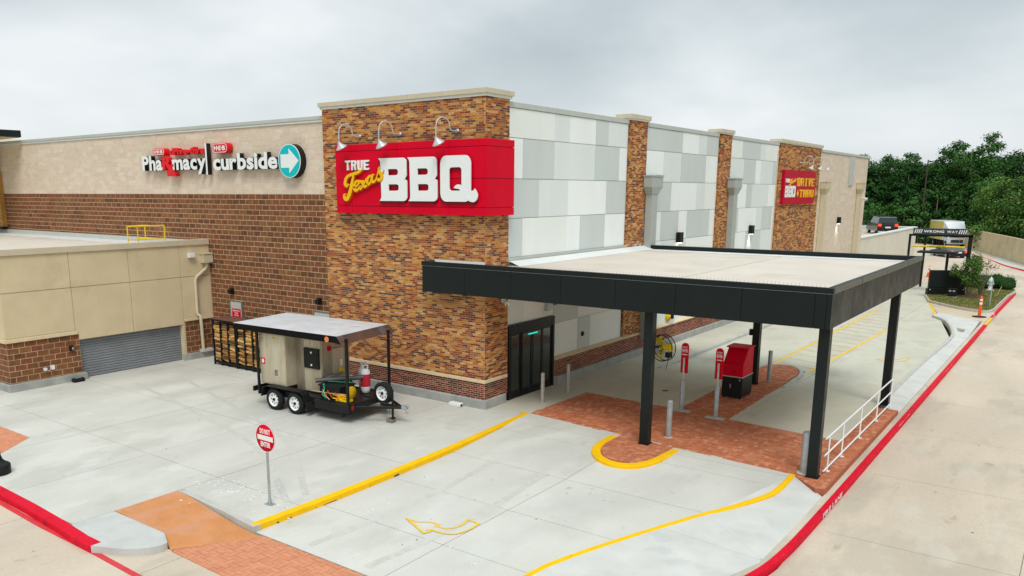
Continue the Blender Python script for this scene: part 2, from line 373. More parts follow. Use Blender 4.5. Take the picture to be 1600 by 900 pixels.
# brick / block fields --------------------------------------------------------------
UP = Vector((0, 0, 1))
def brickface(mb, O, U, N, u0, u1, v0, v1, mi, pr, back=.012):
    """one brick: front and four short sides"""
    a = [O+U*u+UP*v for u, v in ((u0, v0), (u1, v0), (u1, v1), (u0, v1))]
    f = [q+N*pr for q in a]; b = [q-N*back for q in a]
    fl = U.cross(UP).dot(N) < 0
    q = lambda *i: tuple(i[::-1]) if fl else tuple(i)
    mb.add(f+b, [q(0, 1, 2, 3), q(0, 4, 5, 1), q(1, 5, 6, 2), q(2, 6, 7, 3), q(3, 7, 4, 0)], mi)
def field_of(parent, O, U, N, W, v0, v1, bw, bh, jt, mats, wts, mort, holes=(), nind=0, run=.06, name='brick', seed=1, corner=True, mats_by=None, backing=True, stack=False, proud=.003):
    O, U, N = map(Vector, (O, U, N)); R = random.Random(seed)
    nrow = int(round((v1-v0)/bh)); bh = (v1-v0)/nrow
    lst = []; prev = {}
    for r in range(nrow):
        z0, z1 = v0+r*bh, v0+(r+1)*bh; zc = (z0+z1)/2
        iv = [(0, W)]
        for h in holes:
            if h[2] < zc < h[3]:
                iv = [p for a, b in iv for p in ((a, min(b, h[0])), (max(a, h[1]), b)) if p[1]-p[0] > .02]
        off = (bw/2 if r % 2 and not stack else 0); last = None; cur = {}
        for a, b in iv:
            k = math.floor((a+off)/bw)
            while k*bw-off < b-.01:
                p, q = max(a, k*bw-off), min(b, (k+1)*bw-off); k += 1
                if q-p < .025: continue
                if last is not None and R.random() < run: c = last
                elif prev.get(k) is not None and R.random() < run*.4: c = prev[k]
                else: c = R.choices(range(len(mats)), wts)[0]
                last = c; cur[k] = c
                lst.append((p+jt/2, q-jt/2, z0+jt/2, z1-jt/2, c, abs((q-p)-bw) < 1e-4))
        prev = cur
    if nind:
        full = sorted([i for i, b in enumerate(lst) if b[5]], key=lambda i: (O+U*lst[i][0]+UP*lst[i][2]-CAM).length)[:nind]
    else: full = []
    fs = set(full); sh = {}
    mb = MB()
    for i, b in enumerate(lst):
        pr = R.uniform(-proud, proud)
        if i in fs:
            if b[4] not in sh:
                t = MB(); brickface(t, Vector((0, 0, 0)), U, N, 0, bw-jt, 0, bh-jt, 0, 0)
                me = bpy.data.meshes.new(name); me.from_pydata(t.v, [], t.f); me.materials.append(mats[b[4]]); me.update(); sh[b[4]] = me
            link(name, sh[b[4]], parent, O+U*b[0]+UP*b[2]+N*pr)
        else: brickface(mb, O, U, N, b[0], b[1], b[2], b[3], b[4], pr)
    if mb.v: mb.build(name+'_courses' if nind or len(lst) > 300 else name+'_rows', mats, parent, kind='stuff')
    if backing:
        b = MB(); 
        vs = [O+U*u+UP*v-N*.005 for u, v in ((0, v0), (W, v0), (W, v1), (0, v1))]
        b.add(vs, [(0, 1, 2, 3) if U.cross(UP).dot(N) > 0 else (3, 2, 1, 0)]); b.build('mortar', mort, parent)
X_, Y_, NX, NY = Vector((1, 0, 0)), Vector((0, 1, 0)), Vector((1, 0, 0)), Vector((0, -1, 0))

# ================================================================== GROUND
def zroad(x, y): return -.15 - .13*smooth((x-6)/5)
def zlane(x, y): return -.13*smooth(-(y+.1)/2.6)
def zdrive(x, y): return -.13*smooth((y-8.2)/3)
def zstrip(x, y): return -.002 - .14*smooth((x-9.6)/1.0)
# far ground to the horizon
g = MB(); n = 24
for r0, r1 in ((0, 60), (60, 200), (200, 1500)):
    pass
g.box(-900, 900, -500, 1400, -3, -.42); g.build('ground', field, kind='structure')

def slabs(name, pieces, xs, ys, zf, m, base_m=joint, th=.14, gap=.016, piece='concrete_slab', skip=None):
    base = MB(); pieces = [ccw(p) for p in pieces]; polys = []
    for i in range(len(xs)-1):
        for j in range(len(ys)-1):
            c0 = [(xs[i], ys[j]), (xs[i+1], ys[j]), (xs[i+1], ys[j+1]), (xs[i], ys[j+1])]
            h = gap/2; c1 = [(xs[i]+h, ys[j]+h), (xs[i+1]-h, ys[j]+h), (xs[i+1]-h, ys[j+1]-h), (xs[i]+h, ys[j+1]-h)]
            for p in pieces:
                a = clip(p, c0)
                if len(a) > 2 and area(a) > .002:
                    base.add([(x, y, zf(x, y)-.015) for x, y in a], [tuple(range(len(a)))])
                b = clip(p, c1)
                if len(b) > 2 and area(b) > .02: polys.append(b)
    root = base.build(name, base_m, kind='structure')
    for b in polys:
        q = MB(); cx = sum(p[0] for p in b)/len(b); cy = sum(p[1] for p in b)/len(b)
        dz = RND.uniform(-.0015, .0015)
        # split long slabs so that they follow the grade
        q.prism([(x-cx, y-cy) for x, y in b], lambda x, y: zf(x+cx, y+cy)-th, lambda x, y: zf(x+cx, y+cy)+dz)
        q.build(piece, m, root, (cx, cy, 0))
    return root
def frange(a, b, s):
    o = [a]
    while o[-1] < b-1e-6: o.append(min(b, o[-1]+s))
    return o

# road
road = slabs('road', [[(10.85, -16), (30, -16), (30, 28), (22, 45), (16, 60), (12.6, 68.5), (9.8, 76.2), (6.9, 86), (2.7, 99.2), (-4.5, 118), (-12, 118), (-12, 50.5), (10.85, 50.5)], [(-30, -26), (30, -26), (30, -16), (-30, -16)], [(-30, -16), (10.85, -16), (10.85, -12.0), (-30, -12.0)]],
             [-30, -25.5, -21, -16.5, -12, -7.5, -3, 1.5, 6.2, 10.85, 14.6, 18.4, 22.2, 26, 30], [-26, -21.5, -16] + [-12, -7.4, -2.8, 1.8, 6.4, 11, 15.6, 20.2, 24.8, 29.4, 34, 38.6, 43.2, 47.8, 50.5, 57, 61.6, 66.2, 70.8, 75.4, 80, 84.6, 89.2, 94, 99, 105, 112, 118],
             zroad, con_road)
# apron beside the store, where the trailer stands
KY = [(1.60, -10.42), (1.66, -8.3), (1.66, -6.2), (1.60, -3.9), (1.47, -1.6), (1.36, .02), (1.30, .52)]
def kx(y):
    for (a, b), (c, d) in zip(KY, KY[1:]):
        if b <= y <= d: return a+(c-a)*(y-b)/(d-b)
    return KY[0][0] if y < KY[0][1] else KY[-1][0]
ap = [[(-30, -12.72), (-1.42, -12.72), (-1.42, .3), (-30, .3)],
      [(-1.42, -10.22), (1.58, -10.42), (1.58, -3.9), (-1.42, -3.9)],
      [(-1.42, -3.9), (1.54, -3.9), (1.26, .1), (1.20, .4), (-1.42, .4)]]
apron = slabs('pavement', ap, [-30, -26, -22.2, -18.4, -14.45, -11.1, -7.75, -4.42, -1.42, 1.7], [-12.72, -9.1, -5.58, -1.95, .45], lambda x, y: 0, con_side)
# entry walk by the door and along the wall
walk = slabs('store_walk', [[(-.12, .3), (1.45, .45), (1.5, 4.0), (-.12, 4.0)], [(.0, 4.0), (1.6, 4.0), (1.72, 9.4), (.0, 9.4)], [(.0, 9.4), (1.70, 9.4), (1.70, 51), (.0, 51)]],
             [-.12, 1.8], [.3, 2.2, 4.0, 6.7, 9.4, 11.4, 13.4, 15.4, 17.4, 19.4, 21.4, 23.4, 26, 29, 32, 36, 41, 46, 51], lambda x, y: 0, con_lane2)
# lane in front of the canopy
YS = [(9.72, -.32), (9.74, -1.0), (9.73, -1.7), (9.62, -2.3), (9.2, -3.5), (8.93, -4.11), (8.45, -5.4), (8.0, -6.7), (7.72, -7.6), (7.56, -8.2), (7.48, -8.8), (7.44, -9.5), (7.42, -10.45)]
lane_p = [[(1.5, -10.45), (7.42, -10.45), (7.56, -8.2), (8.45, -5.4), (9.2, -3.5), (9.62, -2.3), (9.73, -1.7), (9.72, -.3), (1.3, .5), (1.6, -3.9)]]
lane = slabs('entry_lane', lane_p, [1.2, 5.24, 9.9], [-10.45, -8.55, -6.25, -3.75, -1.3, -.55, .6], zlane, con_lane)
# drive-through lanes under and behind the canopy
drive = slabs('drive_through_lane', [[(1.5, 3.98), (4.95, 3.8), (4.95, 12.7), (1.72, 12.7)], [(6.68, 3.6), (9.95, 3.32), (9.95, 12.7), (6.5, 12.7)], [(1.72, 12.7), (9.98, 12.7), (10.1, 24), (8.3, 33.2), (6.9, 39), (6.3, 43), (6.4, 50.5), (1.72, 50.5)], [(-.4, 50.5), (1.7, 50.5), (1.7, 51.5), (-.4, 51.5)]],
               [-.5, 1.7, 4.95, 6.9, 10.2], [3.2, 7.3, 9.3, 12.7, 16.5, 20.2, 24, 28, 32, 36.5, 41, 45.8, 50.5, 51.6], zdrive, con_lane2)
hatch_base = slabs('hatched_island_concrete', [[(8.35, 33.1), (10.5, 31.9), (10.86, 32), (10.86, 36.0), (7.0, 39.0)], [(6.3, 42.7), (7.0, 39.0), (7.3, 38.8), (6.5, 42.8)]], [6.2, 11], [31, 35, 44], zdrive, con_road)
# white concrete strips that fall to the gutter
wsp = [[(9.74, -.35), (10.62, -1.1), (10.62, -5.3), (8.98, -4.11)], [(8.98, -4.11), (10.62, -5.3), (10.25, -6.8), (8.05, -6.6)], [(8.05, -6.6), (10.25, -6.8), (9.3, -8.8), (7.52, -8.6)], [(7.52, -8.6), (9.3, -8.8), (7.9, -10.45), (7.45, -10.45)], [(9.74, -.35), (8.98, -4.11), (9.62, -2.2), (9.76, -1.4)]]
slabs('white_concrete_verge', wsp[:4]+[], [7, 12], [-10.5, -5.35, -.3], zstrip, con_new, gap=.01)
wsp2 = [[(10.0, 8.55), (10.62, 8.0), (10.62, 16.6), (9.98, 16.6)], [(9.98, 16.6), (10.62, 16.6), (10.62, 26), (10.08, 24.8)], [(10.08, 24.8), (10.62, 26), (10.5, 31.8), (9.15, 30.2)], [(9.15, 30.2), (10.5, 31.8), (8.42, 33.2), (8.25, 32)]]
slabs('white_concrete_median', wsp2, [8, 11], [8, 10.4, 14, 18, 22, 26, 29.5, 34], zstrip, con_new, gap=.01)
# kerbs ------------------------------------------------------------------
def kerb(name, pts, wd, zt, zb, m, closed=False, side='c', parent=None, kind='structure', end=None):
    P = [Vector((a, b, 0)) for a, b in pts]; L = []; Rr = []
    for i, p in enumerate(P):
        a = P[i-1] if i or closed else p; b = P[(i+1) % len(P)] if i < len(P)-1 or closed else p
        t = (b-a).normalized(); nn = Vector((-t.y, t.x, 0)); L.append(p+nn*wd/2); Rr.append(p-nn*wd/2)
    T = zt if callable(zt) else (lambda x, y: zt); B = zb if callable(zb) else (lambda x, y: zb)
    q = MB(); vs = []; c = .018
    for l, r in zip(L, Rr):
        d = (r-l).normalized()*c
        vs += [(l.x, l.y, B(l.x, l.y)), (l.x, l.y, T(l.x, l.y)-c), (l.x+d.x, l.y+d.y, T(l.x, l.y)), (r.x-d.x, r.y-d.y, T(r.x, r.y)), (r.x, r.y, T(r.x, r.y)-c), (r.x, r.y, B(r.x, r.y))]
    n = len(P); fs = []
    for i in range(n if closed else n-1):
        a, b = 6*i, 6*((i+1) % n)
        for k in range(5): fs.append((a+k, a+k+1, b+k+1, b+k))
    if not closed: fs += [tuple(range(6))[::-1], tuple(range(6*n-6, 6*n))]
    q.add(vs, fs); return q.build(name, m, parent, kind=None if parent else kind)
def dens(pts, k=5):
    P = [Vector((a, b, 0)) for a, b in pts]; o = []; n = len(P)
    for i in range(n-1):
        p0, p1, p2, p3 = P[max(i-1, 0)], P[i], P[i+1], P[min(i+2, n-1)]
        for j in range(k):
            t = j/k; v = .5*((2*p1)+(p2-p0)*t+(2*p0-5*p1+4*p2-p3)*t*t+(3*p1-p0-3*p2+p3)*t**3); o.append((v.x, v.y))
    o.append((P[-1].x, P[-1].y)); return o
kerb('yellow_kerb', dens(KY), .20, .005, -.3, yellow)
kerb('yellow_kerb', dens(YS, 4), .15, .004, -.3, yellow)
NO = [(4.68, -.10), (4.70, -.9), (4.90, -1.55), (5.30, -2.05), (5.82, -2.24), (6.25, -2.05), (6.50, -1.55), (6.58, -.9), (6.62, -.22)]
kerb('yellow_kerb', dens(NO, 5), .24, .006, -.3, yellow)
# kerb between the apron and the left road, red then bare
kerb('red_kerb', [(-30, -12.72), (-12, -12.68), (-4.9, -12.72), (-3.2, -12.76), (-1.7, -12.84), (-.6, -12.93), (-.1, -12.93)], .26, .004, -.3, red_paint)
kerb('red_gutter_line', [(-30, -12.9), (-4.4, -12.93), (-2.2, -13.0), (-.2, -12.99), (1.5, -13.03), (3.2, -13.06), (7, -13.1), (9.5, -13.0)], .16, lambda x, y: zroad(x, y)+.005, lambda x, y: zroad(x, y)-.02, red_flat)
tip = [(-.1, -12.93), (.25, -12.86), (.55, -12.72), (.85, -12.45), (.98, -12.2), (.96, -12.02), (.78, -11.90), (.5, -11.86), (-1.42, -11.86)]
q = MB(); q.prism([(-1.42, -12.8)] + [(-.1, -13.04)] + [(a, b) for a, b in dens(tip[1:6], 3)] + [(.5, -11.80), (-1.42, -11.80)], -.3, 0); o = q.build('kerb_nose', mat('nose_concrete', (.53, .535, .51), .85, var=.1, scale=2, fine=.05, bump=.1, spots=[((.40, .39, .36), 2, .58, .4)]), kind='structure'); bevel(o, .02)
q = MB(); 
for k in range(len(tip)-1): pass
# ribbed ramp and crosswalk
def zramp(x, y): return .002 - .145*smooth((x+1.2)/2.6)
rp = [(-1.42, -11.78), (-1.42, -10.24), (1.98, -10.52), (1.05, -12.02), (.5, -11.80)]
rp = ccw(rp); root = MB().prism(rp, -.3, -.15).build('ribbed_ramp', joint, kind='structure')
k = 0; x = -1.42; st = MB(); cnt = 0
while x < 2.0:
    c = clip(rp, [(x+.006, -13), (x+.045, -13), (x+.045, -10), (x+.006, -10)])
    if len(c) > 2:
        MB().prism(c, -.2, lambda x, y: zramp(x, y)+.003).build('rib_strip', tactile, root)
    x += .048
kerb('ramp_kerb', [(-1.45, -10.12), (.2, -10.23), (1.72, -10.40)], .17, lambda x, y: .004, -.3, con_kerb)

def herring(name, pieces, zf, mats, wts, nind=300, s=.1, ang=0, kindname='paver', seed=3, base_m=None):
    pieces = [ccw(p) for p in pieces]; R = random.Random(seed)
    base = MB()
    for p in pieces: base.add([(x, y, zf(x, y)-.009) for x, y in p], [tuple(range(len(p)))])
    root = base.build(name, base_m or jointy, kind='structure')
    ca, sa = cos(ang), sin(ang); xs = [q[0] for p in pieces for q in p]; ys = [q[1] for p in pieces for q in p]
    cx, cy = (min(xs)+max(xs))/2, (min(ys)+max(ys))/2; Rm = int(max(max(xs)-min(xs), max(ys)-min(ys))/s*.75)+3
    L = []; h = .0035
    for i in range(-Rm, Rm):
        for j in range(-Rm, Rm):
            t = (i-j) % 4
            if t == 0: r = (i*s+h, j*s+h, (i+2)*s-h, (j+1)*s-h)
            elif t == 3: r = (i*s+h, j*s+h, (i+1)*s-h, (j+2)*s-h)
            else: continue
            c = [(cx+ca*a-sa*b, cy+sa*a+ca*b) for a, b in ((r[0], r[1]), (r[2], r[1]), (r[2], r[3]), (r[0], r[3]))]
            for p in pieces:
                q = clip(p, c)
                if len(q) > 2 and area(q) > .0008: L.append((q, R.choices(range(len(mats)), wts)[0], len(q) == 4 and abs(area(q)-(2*s-2*h)*(s-2*h)) < 1e-5, t))
    full = sorted([i for i, b in enumerate(L) if b[2]], key=lambda i: (Vector((*L[i][0][0], 0))-CAM).length)[:nind]
    fs = set(full); st = MB(); sh = {}
    for i, (q, mi, f, t) in enumerate(L):
        dz = R.uniform(-.003, .003)
        mx_, my_ = sum(a for a, b in q)/len(q), sum(b for a, b in q)/len(q)
        if i in fs:
            k = (mi, t)
            if k not in sh:
                tmb = MB().prism([(a-mx_, b-my_) for a, b in q], -.03, 0); me = bpy.data.meshes.new(kindname); me.from_pydata(tmb.v, [], tmb.f); me.materials.append(mats[mi]); me.update(); sh[k] = me
            link(kindname, sh[k], root, (mx_, my_, zf(mx_, my_)+dz))
        else: st.prism(q, lambda x, y: zf(x, y)-.03, lambda x, y: zf(x, y)+dz, mi)
    if st.v: st.build(kindname+'_field', mats, root, kind='stuff')
    return root
herring('brick_crosswalk', [[(1.10, -12.04), (3.0, -12.08), (5.0, -10.47), (2.0, -10.47)], [(3.0, -12.08), (7.6, -12.1), (7.4, -10.47), (5.0, -10.47)]], lambda x, y: -.13, PAVL, [4, 3, 3], 300, s=.115, seed=5, base_m=mat('crosswalk_joint', (.38, .20, .15), .95))
nose_in = [(4.8, -.1), (4.82, -.9), (5.0, -1.5), (5.36, -1.94), (5.82, -2.1), (6.2, -1.94), (6.4, -1.5), (6.46, -.9), (6.5, -.2)]
herring('brick_pavement', [[(1.40, .50), (4.8, .08), (4.95, 3.82), (1.52, 3.98)], [(4.8, .08), (6.5, -.08), (6.7, 3.6), (4.95, 3.82)], [(6.5, -.08), (9.70, -.34), (9.95, 3.3), (6.7, 3.6)], nose_in[1:-1]+[(6.5, -.08), (4.8, .08)],
                           [(4.95, 3.82), (6.7, 3.6), (6.62, 9.2), (4.95, 9.2)], [(4.95, 9.2), (6.62, 9.2), (6.55, 11.6), (6.2, 12.5), (5.75, 12.85), (5.3, 12.6), (5.0, 12.0)]],
        lambda x, y: 0, PAV, [30, 24, 20, 14, 10], 300, s=.105, ang=0, seed=8)
kerb('island_kerb', dens([(6.72, 9.0), (6.68, 10.5), (6.62, 11.6), (6.3, 12.5), (5.8, 12.95), (5.25, 12.75), (4.92, 12.1), (4.88, 10), (4.88, 9)], 4), .14, .002, -.25, con_kerb)
kerb('walk_kerb', [(1.76, 9.5), (1.76, 30), (1.76, 50.5)], .14, .004, -.25, con_kerb)
kerb('median_kerb', dens([(9.97, 8.6), (9.95, 16.6), (10.06, 23.6), (9.85, 26.5), (9.1, 30.1), (8.22, 31.9)], 5), .13, .004, -.25, con_kerb)
# brick platform carrying the outer columns
herring('brick_platform', [[(9.95, 3.3), (9.72, -.34), (10.42, -1.0), (10.62, -.9), (10.62, 7.9), (10.0, 7.9), (9.97, 3.4)]], lambda x, y: .0, PAV, [30, 24, 14, 12, 5], 300, s=.105, seed=4)
PW = MB(); PW.prism([(9.74, -.36), (10.44, -1.02), (10.64, -.9), (10.64, 7.92), (9.98, 7.92), (9.96, 3.4)], -.4, -.012, 0); PW.build('platform_wall', mat('painted_brick_wall', (.38, .12, .06), .85, var=.12, scale=5, fine=.08, bump=.2), kind='structure')
# right kerb line
RK = [(7.6, -10.9), (8.6, -9.9), (9.55, -8.7), (10.3, -7.1), (10.66, -5.9), (10.80, -4.6), (10.84, -2.5), (10.85, 3), (10.86, 12), (10.86, 24), (10.86, 36), (10.98, 48.5)]
RKd = dens(RK, 5)
kerb('gutter_band', [(a-.15, b) for a, b in RKd], .17, lambda x, y: -.138, -.35, con_road)
kerb('red_kerb', RKd, .15, lambda x, y: -.13, -.4, red_paint)
kerb('gutter_pan', [(a+.19, b) for a, b in RKd], .2, lambda x, y: zroad(x, y)+.006, -.4, con_road)
# far red kerb and verge by the fence
fk = dens([(27.5, 27), (19.6, 43), (14.4, 56.5), (12.3, 63.5), (10.2, 69.6), (8.42, 74.2), (5.92, 83.3), (3.71, 89.9), (-.5, 103), (-9, 118)], 4)
kerb('red_kerb', fk, .22, zroad(20, 0)+.14, -.5, red_flat)
kerb('verge_concrete', [(a+1.0, b+.5) for a, b in fk], 1.9, zroad(20, 0)+.12, -.5, con_new)
# painted marks ------------------------------------------------------------
def stripe(name, parent, a, b, wd, zf, m, seg=1):
    q = MB(); a, b = Vector((*a, 0)), Vector((*b, 0)); t = (b-a).normalized(); nn = Vector((-t.y, t.x, 0))*wd/2
    for i in range(seg):
        p, r = a+(b-a)*i/seg, a+(b-a)*(i+1)/seg
        vs = [p-nn, r-nn, r+nn, p+nn]; q.add([(v.x, v.y, zf(v.x, v.y)+.006) for v in vs], [(0, 1, 2, 3)])
    return q.build(name, m, parent)
stripe('yellow_line', drive, (5.02, 12.4), (5.1, 33.6), .13, zdrive, yel_line, 6)
stripe('yellow_line', drive, (6.62, 11.9), (7.1, 28), .13, zdrive, yel_line, 6)
y = 13.4
while y < 31:
    stripe('hatch_stripe', drive, (5.16, y+.55), (6.58+.02*(y-12), y), .09, zdrive, yel_thin, 1); y += 1.15
stripe('yellow_line', drive, (8.28, 32.6), (6.6, 41.0), .16, zdrive, yel_line, 4)
for k in range(7):
    stripe('hatch_stripe', hatch_base, (8.1-.22*k, 33.7+k*1.0), (10.5, 33.0+k*.55), .1, zdrive, yel_thin)
kerb('yellow_kerb', [(10.86, 30.6), (10.87, 33.6)], .13, -.122, -.3, yel_line)
stripe('yellow_line', road, (15.2, 24.0), (15.6, 24.2), .3, zroad, yel_thin)
# hollow curved arrow
for i_, (px_, zf_, par_) in enumerate([([(3.780, -8.005), (3.961, -8.000), (4.117, -7.969), (4.238, -7.855), (4.370, -7.820), (4.545, -7.837), (4.534, -7.931), (4.685, -7.909), (4.792, -7.882), (4.870, -7.806), (4.912, -7.706), (4.928, -7.592), (4.918, -7.423), (4.857, -7.230), (5.178, -7.265), (5.213, -7.540), (5.206, -7.753), (5.171, -7.883), (5.125, -7.987), (5.030, -8.071), (4.915, -8.119), (4.757, -8.137), (4.597, -8.135), (4.522, -8.171), (4.618, -8.222), (4.569, -8.362), (4.208, -8.200)], zlane, lane),
                                    ([(8.2, 17.0), (8.6, 17.7), (8.6, 17.4), (9.0, 17.5), (9.1, 18.2), (9.3, 18.2), (9.2, 17.2), (8.6, 17.0), (8.6, 16.8)], zdrive, drive)]):
    q = MB(); P = [Vector((a, b, 0)) for a, b in px_]; n = len(P)
    for i in range(n):
        a, b = P[i], P[(i+1) % n]; t = (b-a).normalized(); nn = Vector((-t.y, t.x, 0))*.03; a = a-t*.03; b = b+t*.03
        vs = [a-nn, b-nn, b+nn, a+nn]; q.add([(v.x, v.y, zf_(v.x, v.y)+.006+.0004*i) for v in vs], [(0, 1, 2, 3)])
    q.build('painted_arrow', yel_line, par_)
# stencilled words on the red kerb
def kerbword(y, txt='FIRE LANE', L=1.7):
    r = thing('kerb_stencil', 'white stencilled FIRE LANE words on red kerb %s' % {1: 'beside the canopy columns', 2: 'past the railing', 3: 'beside the white median', 4: 'beside the grass island', 5: 'at the far tip of the island'}[KW[0]], 'lettering'); KW[0] += 1
    xx = 10.845+.003*max(0, y-30)
    word(txt, r, (xx+.0775, y, -.245), (0, 1, 0), (1, 0, 0), 0, L, -.005, .12, white_paint, bold=.02, depth=.004, gap=.1, V=(0, 0, 1))
KW = [1]
for y in (-2.2, 6.5, 16.0, 33.5, 44.0): kerbword(y)
# scuffs, flecks and drips that have a shape of their own
tyre_black = mat('tyre_scuff', (.07, .055, .045), .85, var=.3, scale=20)
R = random.Random(31); q = MB()
y = -9.9
while y < -2.6:
    L = R.uniform(.08, .5)
    if R.random() < .55:
        x = kx(y)+.1; x2 = kx(y+L)+.1; h = R.uniform(.02, .05); z = zlane(x, y)+.004
        q.add([(x+.0035, y, z), (x2+.0035, y+L, z), (x2+.0035, y+L*.8, z+h), (x+.0035, y+L*.2, z+h)], [(0, 1, 2, 3)])
    y += L+R.uniform(.02, .3)
for k in range(26):
    a = R.uniform(-1.35, -.2); cx_, cy_ = 5.64+.95*cos(a)*1.03, -1.35+.95*sin(a)*.95
q.build('kerb_scuff', tyre_black, lane, kind='stuff')
def blots(name, m, n, box, s0, s1, zf, par, seed, sides=7, el=1.0):
    R = random.Random(seed); q = MB()
    for i in range(n):
        x, y = R.gauss((box[0]+box[1])/2, (box[1]-box[0])/4), R.gauss((box[2]+box[3])/2, (box[3]-box[2])/4); s = R.uniform(s0, s1)*R.uniform(.4, 1); an = R.uniform(0, 6.3)
        P = [(x+s*R.uniform(.5, 1.1)*cos(2*pi*k/sides)*el, y+s*R.uniform(.5, 1.1)*sin(2*pi*k/sides)) for k in range(sides)]
        q.add([(a, b, zf(a, b)+.0035) for a, b in P], [tuple(range(sides))])
    return q.build(name, m, par, kind='stuff')
fleck = mat('lime_fleck', (.74, .74, .72), .9, var=.1, scale=20); drip = mat('oil_drip', (.20, .19, .17), .7, var=.2, scale=20)
blots('lime_flecks', fleck, 150, (-1.6, 1.6, -10.1, -8.6), .01, .055, lambda x, y: 0, apron, 1)
blots('lime_flecks', fleck, 26, (1.9, 6.8, -10.2, -6.5), .01, .05, zlane, lane, 2)
blots('oil_drips', drip, 34, (2.2, 8.0, -9.8, -1.5), .008, .04, zlane, lane, 3)
blots('oil_drips', drip, 40, (-14, 1, -11.5, -2), .008, .035, lambda x, y: 0, apron, 4)
blots('oil_drips', drip, 46, (12, 20, -8, 25), .01, .05, zroad, road, 5)
# tyre marks, long soft arcs laid on the slabs
tm1 = mat('tyre_mark_apron', (.53, .515, .465), .9, var=.05, scale=2, fine=.06, spots=[((.575, .56, .505), 5, .50, .9)])
tm2 = mat('tyre_mark_lane', (.54, .53, .475), .9, var=.05, scale=2, fine=.06, spots=[((.585, .572, .52), 5, .48, .9)])
def track(pts, wd, zf, m, par):
    P = [Vector((a, b, 0)) for a, b in dens(pts, 8)]; q = MB(); vs = []
    for i, p in enumerate(P):
        t = (P[min(i+1, len(P)-1)]-P[max(i-1, 0)]).normalized(); n = Vector((-t.y, t.x, 0))*wd/2
        for v in (p-n, p+n): vs.append((v.x, v.y, zf(v.x, v.y)+.0028))
    q.add(vs, [(2*i, 2*i+1, 2*i+3, 2*i+2) for i in range(len(P)-1)]); q.build('tyre_mark', m, par)
for o_ in (0, 1.6):
    track([(-12-o_*.2, -3.2-o_), (-7, -4.6-o_*.8), (-2.5, -6.1-o_*.6), (1.2, -8.6-o_*.35)], .17, lambda x, y: 0, tm1, apron)
    track([(3.1+o_, -10.2), (3.3+o_, -7.2), (3.0+o_, -3.6), (2.6+o_, -.8)], .18, zlane, tm2, lane)
# grass island
gi = dens([(7.05, 38.9), (8.62, 36.9), (10.0, 35.7), (10.62, 36.2), (10.7, 40), (10.78, 45), (10.9, 49.2), (9.6, 50.6), (7.6, 50.2), (6.6, 47.5), (6.35, 43.2), (6.55, 41.0)], 3)
q = MB(); q.prism(gi[:-1], -.3, .03); isl = q.build('grass_island', grass, kind='structure')
kerb('island_kerb', gi[:-1], .15, .02, -.3, con_kerb, closed=True)
mul_ = MB()
for cx, cy, r in ((8.83, 42.06, .75), (9.1, 43.6, .7)):
    mul_.lathe([(r, .02), (r*.7, .07), (.05, .1)], (cx, cy, .02), n=16)
mul_.build('mulch_bed', mulch, isl)
gb = MB(); R = random.Random(11)
for _ in range(9000):
    x, y = R.uniform(6.4, 10.9), R.uniform(35.6, 50.6)
    c = False; j = len(gi)-2
    for i in range(len(gi)-1):
        if (gi[i][1] > y) != (gi[j][1] > y) and x < (gi[j][0]-gi[i][0])*(y-gi[i][1])/(gi[j][1]-gi[i][1])+gi[i][0]: c = not c
        j = i
    if not c: continue
    a = R.uniform(0, 6.3); h = R.uniform(.04, .09); wd = .03
    gb.add([(x-wd*cos(a), y-wd*sin(a), .02), (x+wd*cos(a), y+wd*sin(a), .02), (x+R.uniform(-.03, .03), y+R.uniform(-.03, .03), .03+h)], [(0, 1, 2)], R.choice((0, 0, 1, 2)))
o = gb.build('grass_blades', [grass, LEAF[4], mat('straw', (.33, .26, .11), .9)], kind='stuff'); tag(o, 'short dry grass covering the kerbed island', 'grass')
# raised parking behind the cream wall
q = MB(); q.box(-60, -.35, 51.6, 77, -.4, 2.6); q.build('upper_parking', con_road, kind='structure')

# ================================================================== STORE
store = thing('store_building', 'long store with brick corner tower, grey panel side and beige and brown block front', 'building')
B = MB(); B.box(-60, -.12, .22, 28.5, -.3, 9.3); B.box(-60, -.08, 28.5, 51.3, -.3, 9.2); B.build('wall_core', mortar_l, store)
q = MB(); q.box(-60, -.5, .6, 51, 9.1, 9.31); q.build('roof', membrane_w, store)
# ---- block front, left of the tower
left = MB().box(-33.2, -7.1, .21, .24, 4.0, 9.35).build('block_wall', mortar_b, store)
field_of(left, (-33.2, .2, 0), X_, NY, 26.1, 6.77, 9.35, .4064, .2032, .016, BB, [4, 3, 3, 2], mortar_b, nind=150, name='beige_block', seed=21, run=.15)
DH = [(-14.47-(-33.2)-40, 18.73, 0, 4.66)]     # behind the garage
gaps = [(33.2-13.15, 33.2-12.40, 0, 2.45), (33.2-8.05, 33.2-7.15, 0, 2.45)]
field_of(left, (-33.2, .2, 0), X_, NY, 26.1, .05, 6.77, .4064, .2032, .020, CB, CBW, mortar_l, holes=DH+gaps, nind=300, name='brown_block', seed=22, run=.15)
q = MB(); q.box(-33.4, -7.1, .12, .5, 9.36, 9.48); q.build('coping', coping_g, store); MB().box(-33.4, -7.1, .15, .2, 9.28, 9.355).build('coping_drip', flash, store)
q = MB(); q.box(-14.4, -7.1, .1, .2, -.3, .22); q.build('plinth', con_plinth, store)
